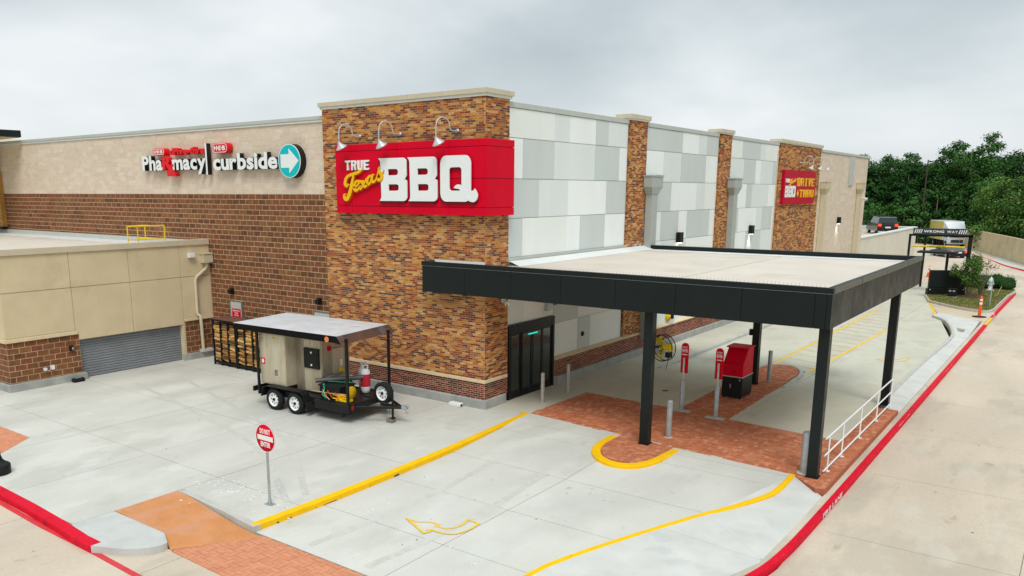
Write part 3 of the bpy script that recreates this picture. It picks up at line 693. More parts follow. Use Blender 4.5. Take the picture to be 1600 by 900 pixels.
for (a, b) in ((-13.13, -12.42), (-8.03, -7.15)):
    d = MB().box(a, b, .13, .218, 0, 2.43).build('service_door', mat('pale_green_grey_door', (.50, .53, .48), .5, var=.05), store)
    MB().box(a-.05, a, .12, .215, 0, 2.47).box(b, b+.05 if b > -8 and b < -7.2 else b+.03, .12, .215, 0, 2.47).box(a, b, .12, .215, 2.435, 2.475).build('door_frame', mat('dark_door_frame', (.18, .17, .14), .6), d)
    MB().tube([(b-.1, .1, 1.0), (b-.1, .07, 1.0), (b-.2, .07, 1.0)], .012, 6).build('door_handle', galv, d)
# small bits on the brown wall
def blk_light(x, z):
    t = thing('wall_light', 'small black wall light %s' % ('above the grey door with the red notice' if x < -10 else 'on brown blocks close to the brick tower'), 'wall light', (x, .19, z))
    MB().cbox((0, -.03, 0), (.12, .05, .16)).build('back_plate', black_p, t)
    o = MB().add([(-.09, -.02, .13), (.09, -.02, .13), (.09, -.2, .06), (-.09, -.2, .06), (-.09, -.02, -.12), (.09, -.02, -.12), (.09, -.17, -.12), (-.09, -.17, -.12)], [(0, 3, 2, 1), (4, 5, 6, 7), (0, 1, 5, 4), (1, 2, 6, 5), (2, 3, 7, 6), (3, 0, 4, 7)]).build('lamp_housing', black_p, t)
blk_light(-13.0, 2.86); blk_light(-7.75, 2.86)
t = thing('door_notice', 'small red notice with white lines on grey service door', 'sign', (-12.76, .125, 1.98))
MB().cbox((0, -.006, 0), (.56, .01, .34)).build('notice_plate', sign_red, t)
for k, (a, b) in enumerate(((-.24, .24), (-.12, .12), (-.15, .15))):
    word(['RESERVED', 'TRUE', 'TEXAS'][k], t, (0, -.012, 0), (1, 0, 0), (0, -1, 0), a*.95, b*.95, .06-.095*k, .055, white_l, bold=.01, depth=.004)
# wooden corner and black canopy at the far left
pil = MB().box(-37, -32.75, -.02, 4, 4.95, 7.9).build('wood_pilaster', wood, store)
for k in range(14):
    MB().box(-37, -32.72, -.055, -.022, 5.0+k*.205, 5.19+k*.205).build('wood_board', wood, pil)
MB().box(-37, -32.6, -.2, .1, 4.86, 4.99).build('pilaster_base', black_p, store)
MB().box(-37, -33.15, -.03, 4, 7.9, 9.7).build('upper_pilaster', mortar_b, store)
cn = thing('black_soffit_canopy', 'flat black roof canopy with tan soffit jutting over the far left corner', 'canopy', (0, 0, 0))
MB().box(-42, -29.8, -6, .1, 9.62, 9.96).build('fascia', black_m, cn); MB().box(-41.9, -29.9, -5.9, .05, 9.59, 9.615).build('soffit', stucco, cn)
MB().box(-33.0, -32.75, -.4, -.15, 7.9, 9.59).build('post', black_p, cn)
MB().tube([(-32.7, -.3, 9.2), (-31.6, -.3, 9.58)], .05, 6).build('brace', galv_l, cn)
# roof vent seen over the coping
t = thing('roof_vent', 'low dark roof vent just showing over the block wall coping', 'vent', (-15.5, 2.2, 9.31))
MB().lathe([(.0, .42), (.25, .4), (.32, .32), (.2, .28), (.18, 0)], n=14).build('vent_cap', galv, t)

# ---- brick corner tower
tw = MB().box(-7.08, -.02, .02, 1.26, -.3, 9.6).build('brick_tower', mortar, store)
field_of(tw, (-7.1, 0, 0), X_, NY, 7.1, .95, 9.66, .2105, .0677, .0115, BR, BW, mortar, nind=220, seed=1)
field_of(tw, (0, 0, 0), Y_, NX, 1.28, .95, 9.66, .2105, .0677, .0115, BR, BW, mortar, nind=60, seed=2)
field_of(tw, (-7.1, 0, 0), X_, NY, 7.1, .30, .84, .2105, .0677, .014, DB, DW, mortar_l, nind=150, name='dark_brick', seed=3, run=.1)
field_of(tw, (0, 0, 0), Y_, NX, 1.28, .30, .84, .2105, .0677, .014, DB, DW, mortar_l, nind=60, name='dark_brick', seed=4, run=.1)
q = MB(); q.box(-7.12, .045, -.045, 1.24, .84, .95); bevel(q.build('stone_band', trimst, tw), .01)
q = MB(); q.box(-7.2, .08, -.08, 1.14, -.3, .30); bevel(q.build('plinth', con_plinth, tw), .03)
q = MB(); q.box(-7.2, .1, -.1, 1.4, 9.74, 9.88); o = q.build('coping', coping_t, tw); MB().box(-7.15, .05, -.05, 1.34, 9.655, 9.738).build('coping_flashing', flash, tw)
for x in (-5.8, -4.4, -3.0, -1.6): MB().box(x-.006, x+.006, -.103, -.099, 9.745, 9.878).build('coping_seam', seam, o)
q = MB(); q.box(-7.0, -.2, .3, 1.2, 9.6, 9.7); q.build('tower_roof', membrane_w, tw)

# ---- grey panel side
side = MB().box(-.13, -.115, 1.2, 28.7, .9, 9.44).build('panel_wall', seam, store)
RW = [.97, 2.23, 3.49, 4.75, 6.01, 7.26, 8.53, 9.44]
def panels(r, ys, cols, z0=None, z1=None):
    for (a, b), c in zip(zip(ys, ys[1:]), cols):
        o = MB().box(-.114, -.100+.002*c, a+.007, b-.007, (z0 or RW[r])+.009, (z1 or RW[r+1])-.009).build('facade_panel', PN[c], side)
        MB().box(-.1, -.0955+.002*c, a+.02, b-.02, (z0 or RW[r])+.02, (z1 or RW[r+1])-.02).build('panel_face', PN[c], o)
W_, P_, G_, A_ = 0, 1, 2, 3
panels(6, [1.3, 4.13, 5.13, 7.02, 7.98, 9.6], [A_, P_, W_, G_, P_])
panels(5, [1.3, 2.2, 4.13, 7.01, 8.95, 9.6], [W_, G_, P_, G_, W_])
panels(4, [1.3, 3.18, 5.11, 7.97, 9.6], [G_, P_, W_, G_])
panels(3, [1.3, 2.2, 5.07, 6.02, 7.92, 9.6], [G_, A_, W_, G_, W_])
panels(2, [1.3, 2.3, 4.2, 6.0, 7.9, 9.6], [P_, W_, G_, A_, W_])
panels(1, [4.28, 6.0, 9.6], [G_, A_]); panels(1, [1.3, 2.3, 4.28], [P_, A_], 2.55, 3.49)
panels(0, [4.28, 6.06, 7.0, 9.6], [W_, G_, W_])
panels(6, [11.2, 14.98, 16.82, 17.81, 19.3], [G_, W_, P_, G_]); panels(5, [11.2, 13.05, 14.92, 17.81, 19.3], [W_, P_, G_, W_])
panels(4, [11.2, 13.99, 16.86, 17.82, 19.3], [G_, W_, P_, A_]); panels(3, [11.2, 12.1, 13.03, 14.92, 15.88, 18.62, 19.3], [P_, W_, G_, W_, G_, A_])
panels(2, [11.2, 13.2, 15.9, 19.3], [W_, P_, W_]); panels(1, [11.2, 14.0, 16.9, 19.3], [P_, W_, G_]); panels(0, [11.2, 15, 19.3], [W_, A_])
panels(6, [20.8, 22.69, 25.55, 26.43, 28.72], [A_, G_, P_, A_]); panels(5, [20.8, 23.06, 24.92, 25.84, 27.86, 28.72], [P_, G_, W_, P_, G_])
panels(4, [20.8, 23.7, 24.57, 27.36, 28.72], [W_, G_, P_, W_]); panels(3, [20.8, 22.68, 25.53, 26.52, 28.28, 28.72], [G_, W_, P_, G_, W_])
panels(2, [20.8, 24, 26.5, 28.72], [W_, G_, P_]); panels(1, [20.8, 24.8, 28.72], [P_, A_]); panels(0, [20.8, 25, 28.72], [G_, W_])
MB().box(-.4, -.06, 1.28, 28.7, 9.45, 9.61).build('coping', coping_g, store)
# piers, second tower, base courses, end block
def pier(y0, y1, seed, nind=0, name='brick_pier', zb=.95, run=.08):
    p = MB().box(-.1, -.02, y0+.03, y1-.03, -.3, 9.6).build(name, mortar, store)
    field_of(p, (0, y0, 0), Y_, NX, y1-y0, zb, 9.6, .2105, .0677, .0115, BR, BW, mortar, nind=nind, seed=seed, run=run)
    for yy, dd in ((y0, -1), (y1, 1)):
        field_of(p, (-.1, yy, 0), X_, Vector((0, dd, 0)), .1, zb, 9.6, .105, .0677, .009, BR, BW, mortar, seed=seed+1, backing=False)
    c = MB().box(-.62, .09, y0-.12, y1+.12, 9.66, 9.82).build('coping', coping_t, p); MB().box(-.55, .05, y0-.06, y1+.06, 9.6, 9.658).build('coping_flashing', flash, p)
    MB().box(-.58, -.1, y0-.08, y1+.08, 9.25, 9.6).build('pier_back', coping_g, p)
    return p
pier(9.62, 11.15, 31, 0); pier(19.28, 20.82, 41, 0); pier(28.72, 37.36, 51, 0, 'brick_bay', run=.3)
bs = MB().box(-.1, -.02, 4.3, 28.7, -.3, .9).build('base_course', mortar_l, store)
field_of(bs, (0, 4.27, 0), Y_, NX, 24.4, .30, .91, .2105, .0677, .014, DB, [34, 16, 12, 26, 8], mortar_l, nind=80, name='base_brick', seed=6, run=.2)
q = MB(); q.add([(0.06, 4.25, .91), (.06, 28.7, .91), (.06, 28.7, .95), (-.11, 28.7, 1.04), (-.11, 4.25, 1.04), (.06, 4.25, .95), (-.11, 4.25, .91), (-.11, 28.7, .91)], [(0, 1, 2, 5), (5, 2, 3, 4), (0, 5, 4, 6), (1, 7, 3, 2), (0, 6, 7, 1)]).build('sloped_sill', trimst, store)
q = MB(); q.box(-.1, .1, 4.36, 28.7, -.3, .30); bevel(q.build('plinth', con_plinth, store), .03)
eb = MB().box(-.1, -.02, 37.36, 51.3, 0, 9.4).build('end_wall', mortar_b, store)
field_of(eb, (0, 37.4, 0), Y_, NX, 13.9, .3, 9.4, .4064, .2032, .012, BB, [4, 3, 3, 2], mortar_b, name='beige_block', seed=61, run=.15)
MB().box(-.45, .06, 37.4, 51.35, 9.41, 9.57).build('coping', coping_g, store)
MB().box(0.01, .08, 45.3, 46.6, 7.3, 9.36).build('conduit_cover', coping_g, eb)
# leader heads and downspouts
def downspout(y, c, yb, lab):
    t = thing('downspout', lab, 'downspout', (.0, y, 0))
    h = MB(); h.add([(.02, -.52, 7.05), (.4, -.52, 7.05), (.4, .52, 7.05), (.02, .52, 7.05), (.02, -.52, 7.5), (.4, -.52, 7.5), (.4, .52, 7.5), (.02, .52, 7.5), (.02, -.3, 6.75), (.32, -.3, 6.75), (.32, .3, 6.75), (.02, .3, 6.75)],
                    [(4, 5, 6, 7), (0, 1, 5, 4), (1, 2, 6, 5), (2, 3, 7, 6), (3, 0, 4, 7), (8, 9, 1, 0), (9, 10, 2, 1), (10, 11, 3, 2), (11, 8, 0, 3), (8, 11, 10, 9)]); h = h.build('leader_head', c, t)
    MB().box(.0, .43, -.55, .55, 7.46, 7.52).build('head_rim', c, h)
    MB().box(.02, .3, -.27, .27, .7, 6.76).build('downpipe', c, t)
    MB().box(.02, .14, .6, .9, 7.1, 7.55).box(.02, .1, .62, .88, 7.15, 7.25).build('overflow_box', c, t)
downspout(11.45, ds_grey, 0, 'grey square downspout with leader head beside the nearest brick pier')
downspout(21.0, ds_grey, 0, 'grey square downspout with leader head beside the second brick pier')
downspout(38.3, ds_tan, 0, 'tan square downspout with leader head beside the far brick bay')
downspout(48.6, ds_tan, 0, 'tan downspout with leader head near the far end of the store')
def sconce(y, x, lab):
    t = thing('wall_sconce', lab, 'wall light', (x, y, 4.75))
    MB().cbox((.1, 0, .08), (.2, .36, .46)).build('lamp_housing', black_p, t)
    MB().cbox((.1, 0, -.16), (.14, .26, .02)).build('lens', lampglow, t)
    l = bpy.data.lights.new('sconce_light', 'SPOT'); l.energy = 38; l.color = (1, .9, .72); l.spot_size = radians(75); l.spot_blend = .8; l.shadow_soft_size = .06
    o = bpy.data.objects.new('sconce_light', l); COL.objects.link(o); o.location = (.14, 0, -.2); o.parent = t; o.rotation_euler = (0, radians(12), 0)
sconce(14.9, -.08, 'lit black wall sconce on the grey panels, nearest the canopy')
sconce(24.6, -.08, 'lit black wall sconce on the grey panels before the brick bay')
sconce(43.2, .02, 'lit black wall sconce on the beige end wall')
t = thing('security_camera', 'small white dome camera beside far downspout', 'camera', (.3, 48.9, 6.3)); MB().tube([(-.28, 0, .1), (.25, 0, .1)], .04, 8).build('arm', refl, t); MB().lathe([(.16, .05), (.16, -.02), (.12, -.13), (.02, -.18)], (.25, 0, .05), n=14).build('dome', refl, t)
t = thing('security_camera', 'small white camera on the tower side just under the canopy', 'camera', (.0, .96, 3.42)); MB().cbox((.05, 0, 0), (.1, .12, .12)).build('base', refl, t); MB().tube([(.08, 0, 0), (.2, -.08, -.05), (.3, -.16, -.09)], [.05, .075, .07], 12).build('body', refl, t); MB().lathe([(.001, 0), (.05, 0)], (.306, -.165, -.092), axis='x', n=12).build('lens', black_p, t)
# automatic door
dr = thing('sliding_door', 'black framed automatic glass door with four tall panes beside brick tower', 'door', (0, 0, 0))
D0, D1, DZ = 1.36, 4.24, 2.52
MB().box(-.1, .0, D0, D0+.12, 0, DZ).box(-.1, .0, D1-.12, D1, 0, DZ).box(-.1, .0, D0+.12, D1-.12, 2.24, DZ).box(-.1, -.01, D0+.12, D1-.12, 0, .1).build('door_frame', black_p, dr)
pw = (D1-D0-.24)/4
for k in range(4):
    a = D0+.12+k*pw; xx = -.03 if k in (1, 2) else -.055
    lf = MB().box(xx-.025, xx+.02, a+.004, a+.07, .102, 2.235).box(xx-.025, xx+.02, a+pw-.07, a+pw-.004, .102, 2.235).box(xx-.025, xx+.02, a+.07, a+pw-.07, .102, .26).box(xx-.025, xx+.02, a+.07, a+pw-.07, 2.15, 2.235).build('door_leaf', black_p, dr)
    MB().box(xx-.008, xx, a+.07, a+pw-.07, .26, 2.15).build('pane', glass, lf)
MB().box(-.012, .005, 2.55, 3.1, 2.08, 2.12).build('light_strip', teal_glow, dr)
t = thing('door_control_box', 'small steel box with conduit mounted over the sliding door', 'electrical box', (-.08, 3.85, 2.92)); MB().cbox((.06, 0, 0), (.12, .36, .3)).build('box', galv, t); MB().cbox((.07, .45, .06), (.1, .3, .1)).build('junction', bronze, t)
t = thing('card_reader', 'small black oval handle plate on the grey lower panel', 'wall fitting', (-.095, 6.4, 1.58)); MB().lathe([(.001, .06), (.08, .055), (.1, .0)], axis='x', n=16).build('plate', black_p, t)
t = thing('yellow_wall_reel', 'yellow and white fixture on white panel beyond the first pier', 'wall fitting', (-.09, 14.2, 1.3)); MB().lathe([(.15, 0), (.2, .03), (.2, .12), (.08, .14), (.08, .2)], axis='x', n=16).build('reel', rail_y, t); MB().cbox((.15, .1, -.18), (.3, .22, .3)).build('box', refl, t); MB().cbox((.2, .02, .02), (.2, .1, .2)).build('motor', black_p, t)

# ---- big red sign ---------------------------------------------------------
SG = thing('restaurant_sign', 'large red wraparound sign with white BBQ lettering on the brick corner tower', 'sign')
frm = MB().box(-6.17, .25, -.27, -.03, 6.15, 8.38).box(.03, .25, -.03, 1.12, 6.15, 8.38).build('sign_frame', sign_dark, SG)
zs = [6.13, 6.38, 7.25, 8.19, 8.42]; zs2 = [6.13, 6.38, 7.23, 8.19, 8.40]
for a, b in ((-6.18, -5.43), (-5.43, -3.3), (-3.3, -1.16), (-1.16, .285)):
    for z0, z1 in zip(zs, zs[1:]): bevel(MB().box(a+.006, b-(.006 if b < 0 else 0), -.3, -.272, z0+.008, z1-.008).build('sign_panel', sign_red, SG), .004, 1)
for z0, z1 in zip(zs, zs[1:]): bevel(MB().box(.252, .282, -.268, 1.15, z0+.008, z1-.008).build('sign_panel', sign_red, SG), .004, 1)
def fit(sp, u0, u1, v0, v1): return [[(u0+(u1-u0)*a, v0+(v1-v0)*b) for a, b in s] for s in sp]
def arc(cx, cy, rx, ry, a0, a1, n=6): return [(cx+rx*cos(radians(a0+(a1-a0)*k/n)), cy+ry*sin(radians(a0+(a1-a0)*k/n))) for k in range(n+1)]
Bo = [(0.0, 1.0), (.055, .955), (.075, .9), (.09, .12), (.08, .06), (.03, .0)] + arc(.86, .10, .14, .10, -90, 0) + [(1.0, .40)] + arc(.93, .44, .07, .06, 0, 60, 3)[1:] + [(.91, .5)] + [(.955, .545)] + arc(.90, .60, .085, .06, -30, 0, 3) + [(.985, .90)] + arc(.85, .90, .135, .10, 0, 90)
Bh1 = [(.345, .60), (.345, .745)] + arc(.60, .70, .09, .045, 90, 0) + arc(.60, .645, .09, .045, 0, -90)
Bh2 = [(.355, .24), (.355, .39)] + arc(.62, .345, .09, .045, 90, 0) + arc(.62, .285, .09, .045, 0, -90)
Qo = rrect(0, 1, 0, 1, .19, 7)
Qh = [(a, b) for a, b in rrect(.30, .70, .24, .745, .07, 4)]
Qt = [(.44, .30)] + arc(.60, .285, .14, .09, 150, 60, 5) + [(.76, .30), (.86, .25), (1.0, .235), (1.1, .245), (1.115, .285), (1.16, .25)] + arc(1.06, .13, .16, .14, 30, -90, 7) + [(.96, .01), (.88, .045), (.80, .13), (.70, .22), (.62, .275), (.52, .285)]
def bigletter(sp, u0, u1, v0, v1, nm='letter', d=0):
    f = fit(sp, u0, u1, v0, v1)
    me = on_plane(flat(f, .03), (0, -.385-d, 0), X_, UP, NY); me.materials.append(white_l); L = link(nm, me, SG)
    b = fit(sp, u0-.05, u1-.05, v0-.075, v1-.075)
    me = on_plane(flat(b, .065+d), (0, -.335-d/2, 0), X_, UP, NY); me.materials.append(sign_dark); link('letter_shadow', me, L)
bigletter([Bo, Bh1, Bh2], -4.07, -2.82, 6.56, 7.925); bigletter([Bo, Bh1, Bh2], -2.80, -1.56, 6.56, 7.925)
bigletter([Qo, Qh], -1.44, -.25, 6.555, 7.94); bigletter([Qt], -1.44, -.25, 6.555, 7.94, 'letter_tail', .004)
# TRUE in condensed block capitals
def blk(ch):
    t = .26
    R_ = {'T': [[(0, .8), (0, 1), (1, 1), (1, .8), (.64, .8), (.64, .06), (.7, 0), (.3, 0), (.36, .06), (.36, .8)]],
          'R': [[(0, 0), (0, 1), (.72, 1), (1, .86), (1, .56), (.84, .46), (1, .0), (.7, 0), (.56, .40), (.32, .40), (.32, 0)], [(.32, .58), (.32, .82), (.64, .82), (.68, .78), (.68, .62), (.64, .58)]],
          'U': [[(0, 1), (.32, 1), (.32, .24), (.4, .18), (.6, .18), (.68, .24), (.68, 1), (1, 1), (1, .14), (.84, 0), (.16, 0), (0, .14)]],
          'E': [[(0, 0), (0, 1), (1, 1), (1, .80), (.36, .80), (.36, .60), (.86, .60), (.86, .41), (.36, .41), (.36, .20), (1, .20), (1, 0)]],
          'D': [[(0, 0), (0, 1), (.7, 1), (1, .85), (1, .15), (.7, 0)], [(.36, .2), (.36, .8), (.6, .8), (.64, .75), (.64, .25), (.6, .2)]],
          'I': [[(.2, 0), (.2, .14), (.32, .2), (.32, .8), (.2, .86), (.2, 1), (.8, 1), (.8, .86), (.68, .8), (.68, .2), (.8, .14), (.8, 0)]],
          'V': [[(0, 1), (.42, 1), (.42, .88), (.36, .84), (.5, .36), (.64, .84), (.58, .88), (.58, 1), (1, 1), (1, .88), (.92, .84), (.66, 0), (.34, 0), (.08, .84), (0, .88)]],
          'H': [[(0, 0), (0, 1), (.4, 1), (.4, .62), (.6, .62), (.6, 1), (1, 1), (1, 0), (.6, 0), (.6, .40), (.4, .40), (.4, 0)]],
          'B': [Bo, Bh1, Bh2], 'Q': [Qo, Qh]}
    return R_[ch]
for ch, a in zip('TRUE', (-5.66, -5.37, -5.08, -4.79)):
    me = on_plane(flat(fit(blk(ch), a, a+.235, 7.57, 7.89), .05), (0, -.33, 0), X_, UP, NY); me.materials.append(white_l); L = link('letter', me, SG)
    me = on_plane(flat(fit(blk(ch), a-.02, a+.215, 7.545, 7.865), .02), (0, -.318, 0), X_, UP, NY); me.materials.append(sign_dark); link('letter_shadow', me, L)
TX = [('T', [([(-4.80, 7.58), (-4.92, 7.52), (-5.08, 7.47), (-5.28, 7.43), (-5.47, 7.37), (-5.58, 7.26), (-5.61, 7.12), (-5.54, 7.05), (-5.46, 7.10)], [.012, .045, .05, .045, .05, .06, .065, .05, .02]), ([(-5.20, 7.42), (-5.26, 7.22), (-5.33, 7.0), (-5.42, 6.78), (-5.53, 6.63), (-5.65, 6.63), (-5.68, 6.74), (-5.62, 6.78)], [.03, .055, .07, .075, .07, .055, .04, .015])]),
      ('e', [([(-5.22, 6.99), (-5.08, 7.04), (-4.97, 7.13), (-4.99, 7.21), (-5.09, 7.19), (-5.17, 7.08), (-5.18, 6.96), (-5.10, 6.90), (-4.98, 6.96), (-4.88, 7.06)], [.02, .03, .035, .035, .04, .05, .055, .045, .035, .02])]),
      ('x', [([(-4.93, 7.13), (-4.85, 7.20), (-4.79, 7.15), (-4.72, 7.04), (-4.63, 7.04), (-4.56, 7.12)], [.015, .04, .05, .05, .04, .015]), ([(-4.92, 6.93), (-4.84, 6.98), (-4.72, 7.12), (-4.62, 7.25), (-4.55, 7.30)], [.03, .03, .025, .03, .035])]),
      ('a', [([(-4.36, 7.36), (-4.46, 7.36), (-4.55, 7.26), (-4.57, 7.15), (-4.50, 7.10), (-4.41, 7.19), (-4.34, 7.32)], [.03, .04, .05, .05, .04, .035, .03]), ([(-4.30, 7.42), (-4.36, 7.26), (-4.33, 7.18), (-4.22, 7.20), (-4.14, 7.30)], [.035, .045, .045, .035, .015])]),
      ('s', [([(-4.20, 7.22), (-4.10, 7.40), (-4.02, 7.60), (-4.00, 7.66)], [.015, .02, .025, .03]), ([(-4.03, 7.62), (-4.01, 7.50), (-3.93, 7.42), (-3.90, 7.34), (-3.97, 7.25), (-4.07, 7.24), (-4.13, 7.30)], [.03, .05, .055, .055, .055, .045, .02]), ([(-3.93, 7.34), (-3.86, 7.44), (-3.80, 7.56)], [.03, .02, .008])])]
for ch, sts in TX:
    q = MB(); 
    for j, (p, w_) in enumerate(sts): stroke_mesh(q, p, w_, (0, -.3, 0), X_, NY, .03, .128+.002*j, 0)
    L = q.build('script_letter', yel_l, SG)
    q = MB()
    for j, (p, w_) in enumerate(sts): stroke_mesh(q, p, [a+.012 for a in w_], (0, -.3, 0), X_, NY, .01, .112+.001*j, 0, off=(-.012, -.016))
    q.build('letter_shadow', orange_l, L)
# gooseneck lamps
def goose(loc, U, N, lab, grp):
    t = thing('gooseneck_lamp', lab, 'lamp', loc, group=grp); U, N = Vector(U), Vector(N)
    MB().tube([N*.01, N*.06], [.08, .06], 12).build('wall_plate', galv, t)
    p = [N*.05+UP*0, N*.28-UP*.0]
    p += [N*(.55+.26*-cos(a))+UP*(.30+.26*sin(a)) for a in [pi*k/10 for k in range(11)]]
    p = [N*.05, N*.2, N*.27+UP*.03, N*.29+UP*.1] + [N*(.53-.24*cos(pi*k/8))+UP*(.14+.25*sin(pi*k/8)) for k in range(1, 8)] + [N*.78+UP*.1, N*.78-UP*.2]
    MB().tube(p, .02, 8).build('gooseneck_arm', galv_l, t)
    s = MB(); c = N*.78-UP*.22; s.lathe([(.03, .04), (.045, 0), (.06, -.04), (.1, -.09), (.19, -.17), (.20, -.2), (.185, -.2), (.1, -.12), (.02, -.1)], c, n=18); o = s.build('lamp_shade', galv_l, t); o.matrix_local = Matrix.Translation(c) @ Matrix.Rotation(radians(-28), 4, N.cross(UP)) @ Matrix.Translation(-c)
    return t
GN = 'gooseneck lamps over the big red sign'
for x, l in ((-5.25, 'left gooseneck lamp above the yellow Texas lettering on the tower'), (-3.42, 'middle gooseneck lamp above the first white B on the tower'), (-1.05, 'right gooseneck lamp above the white Q on the tower')):
    goose((x, -.0, 8.68), (1, 0, 0), (-.35, -.94, 0), l, GN)
# second red sign on the brick bay
S2 = thing('drive_thru_sign', 'smaller deep red DRIVE THRU sign with yellow letters on far brick bay', 'sign')
MB().box(.01, .17, 29.3, 35.9, 6.12, 8.1).build('sign_panel', sign_red2, S2)
def slab_word(txt, y0, y1, z0, z1, m, gapf=.16, par=S2, d=.025):
    n = len(txt); wd = (y1-y0)/(n+(n-1)*gapf)
    for i, ch in enumerate(txt):
        a = y0+i*wd*(1+gapf); me = on_plane(flat(fit(blk(ch), a, a+wd, z0, z1), d), (.17+d/2, 0, 0), Y_, UP, NX); me.materials.append(m); link('letter', me, par)
slab_word('DRIVE', 31.85, 35.6, 7.18, 7.68, yel_l); slab_word('THRU', 32.45, 35.6, 6.51, 6.98, yel_l); slab_word('BBQ', 29.5, 31.6, 6.53, 7.2, white_l, .08)
slab_word('TRUE', 29.5, 30.3, 7.38, 7.6, white_l)
MB().add([(.2, 32.06-.25, 6.75), (.2, 32.06, 6.98), (.2, 32.06+.25, 6.75), (.2, 32.06, 6.52)], [(0, 3, 2, 1)]).build('diamond', yel_l, S2)
q = MB()
for ch, sts in TX:
    for j, (p, w_) in enumerate(sts):
        stroke_mesh(q, [(30.25+(a+5.7)/1.9*1.3, 7.2+(b-6.6)*.42) for a, b in p], [a*.62 for a in w_], (.17, 0, 0), Y_, NX, .0, .03+.002*j)
q.build('script_word', yel_l, S2)
for y, l in ((33.2, 'nearest gooseneck lamp above the far DRIVE THRU sign'), (35.2, 'middle gooseneck lamp above the far DRIVE THRU sign'), (37.0, 'farthest gooseneck lamp by the brick bay corner')):
    goose((.0, y-.6, 8.6), (0, 1, 0), (.95, .3, 0), l, 'gooseneck lamps over the far sign')

# ---- pharmacy / curbside letters on the block wall ------------------------------------
PH = thing('channel_letter_sign', 'white Pharmacy and curbside channel letters with teal arrow disc on beige block wall', 'sign')
pw_ = dict(O=(0, .19, 0), U=(1, 0, 0), N=(0, -1, 0), depth=.2, w0=.08)
def pword(txt, a, b, base, cap, m, bk=None, **k): word(txt, PH, pw_['O'], pw_['U'], pw_['N'], a, b, base, cap, m, depth=.2, w0=.07, back=bk, **k)
pword('Pha', -18.50, -16.98, 7.75, .62, white_l, black_l, bold=.035, gap=.03)
pword('macy', -16.25, -13.90, 7.75, .62, white_l, black_l, bold=.035, gap=.03)
pword('curbside', -13.42, -9.50, 7.70, .62, white_l, black_l, bold=.035, gap=.03)
pword('R', -16.98, -16.28, 7.75, .58, red_l, red_l, bold=.05)
me = on_plane(flat([[(-16.60, 7.50), (-15.95, 7.50), (-16.08, 7.66), (-16.28, 7.86), (-16.12, 7.95), (-16.2, 8.0), (-16.42, 7.82), (-16.62, 7.66)]], .2), (0, -.02, 0), X_, UP, NY); me.materials.append(red_l); link('prescription_tail', me, PH)
pword('drive-thru', -16.36, -13.98, 8.36, .29, red_l, red_l, bold=.045, gap=.03)
me = on_plane(flat([[(-13.88, 7.53), (-13.78, 7.53), (-13.78, 8.76), (-13.88, 8.76)]], .2), (0, .01, 0), X_, UP, NY); me.materials.append(black_l); L = link('divider_bar', me, PH)
MB().box(-13.88, -13.78, -.096, -.092, 7.53, 8.76).build('divider_face', white_l, L)
def capsule(a, b, z0, z1):
    f = link('logo_capsule', on_plane(flat([rrect(a, b, z0, z1, (z1-z0)*.42)], .26), (0, .03, 0), X_, UP, NY), PH); f.data.materials.append(red_l)
    e1, e2 = .025, .045
    me = on_plane(flat([rrect(a+e1, b-e1, z0+e1, z1-e1, (z1-z0)*.38), rrect(a+e2, b-e2, z0+e2, z1-e2, (z1-z0)*.33)], .008), (0, -.103, 0), X_, UP, NY); me.materials.append(white_l); link('logo_outline', me, f)
    word('H·E·B', f, (0, -.1, 0), (1, 0, 0), (0, -1, 0), a+.13, b-.13, z0+(z1-z0)*.28, (z1-z0)*.44, white_l, bold=.03, depth=.012, gap=.05)
capsule(-17.62, -16.72, 8.37, 8.66); capsule(-13.40, -12.42, 8.35, 8.74)
disc = link('arrow_disc', on_plane(flat([[(-8.83+.62*cos(t*pi/24), 7.96+.61*sin(t*pi/24)) for t in range(48)]], .26), (0, .06, 0), X_, UP, NY), PH); disc.data.materials.append(black_l)
me = on_plane(flat([[(-8.83+.615*cos(t*pi/24), 7.96+.605*sin(t*pi/24)) for t in range(48)]], .012), (0, -.077, 0), X_, UP, NY); me.materials.append(white_l); link('disc_rim', me, disc)
me = on_plane(flat([[(-8.83+.585*cos(t*pi/24), 7.96+.575*sin(t*pi/24)) for t in range(48)]], .012), (0, -.083, 0), X_, UP, NY); me.materials.append(teal_l); link('disc_face', me, disc)
me = on_plane(flat([[(-9.29, 7.72), (-9.29, 8.20), (-8.83, 8.20), (-8.83, 8.40), (-8.31, 7.96), (-8.83, 7.52), (-8.83, 7.72)]], .012), (0, -.09, 0), X_, UP, NY); me.materials.append(white_l); link('arrow', me, disc)

# ================================================================== GARAGE ANNEX
ga = thing('loading_annex', 'low tan annex with panelled fascia, brown block piers and grey roller door', 'building')
GX, G0, G1 = -14.47, -8.2, .2
MB().box(-60, GX-.2, G0+.2, G1, 4.45, 4.60).build('roof', membrane, ga)
MB().box(-60, GX-.2, -.6, G1-.02, 4.602, 4.66).build('roof_cover_strip', membrane_w, ga)
MB().box(-60, GX-.3, G1-.1, G1-.02, 4.66, 4.86).build('roof_flashing', coping_g, ga)
MB().box(-60, GX-.06, G0+.06, G1, 1.6, 4.45).build('core', stucco, ga)
MB().box(-60, GX-.06, G0+.06, -5.72, -.3, 1.6).box(-60, GX-.06, -1.18, G1, -.3, 1.6).build('lower_core', mortar_l, ga)
MB().box(GX-.34, GX+.06, G0-.06, G1-.02, 4.72, 4.93).build('coping', coping_t, ga)
MB().box(-60, GX-.34, G0-.06, G0+.3, 4.72, 4.93).build('coping', coping_t, ga)
MB().box(GX-.3, GX-.06, G0+.1, G1, 4.4, 4.72).box(-60, GX-.3, G0+.06, G0+.25, 4.4, 4.72).build('parapet', stucco, ga)
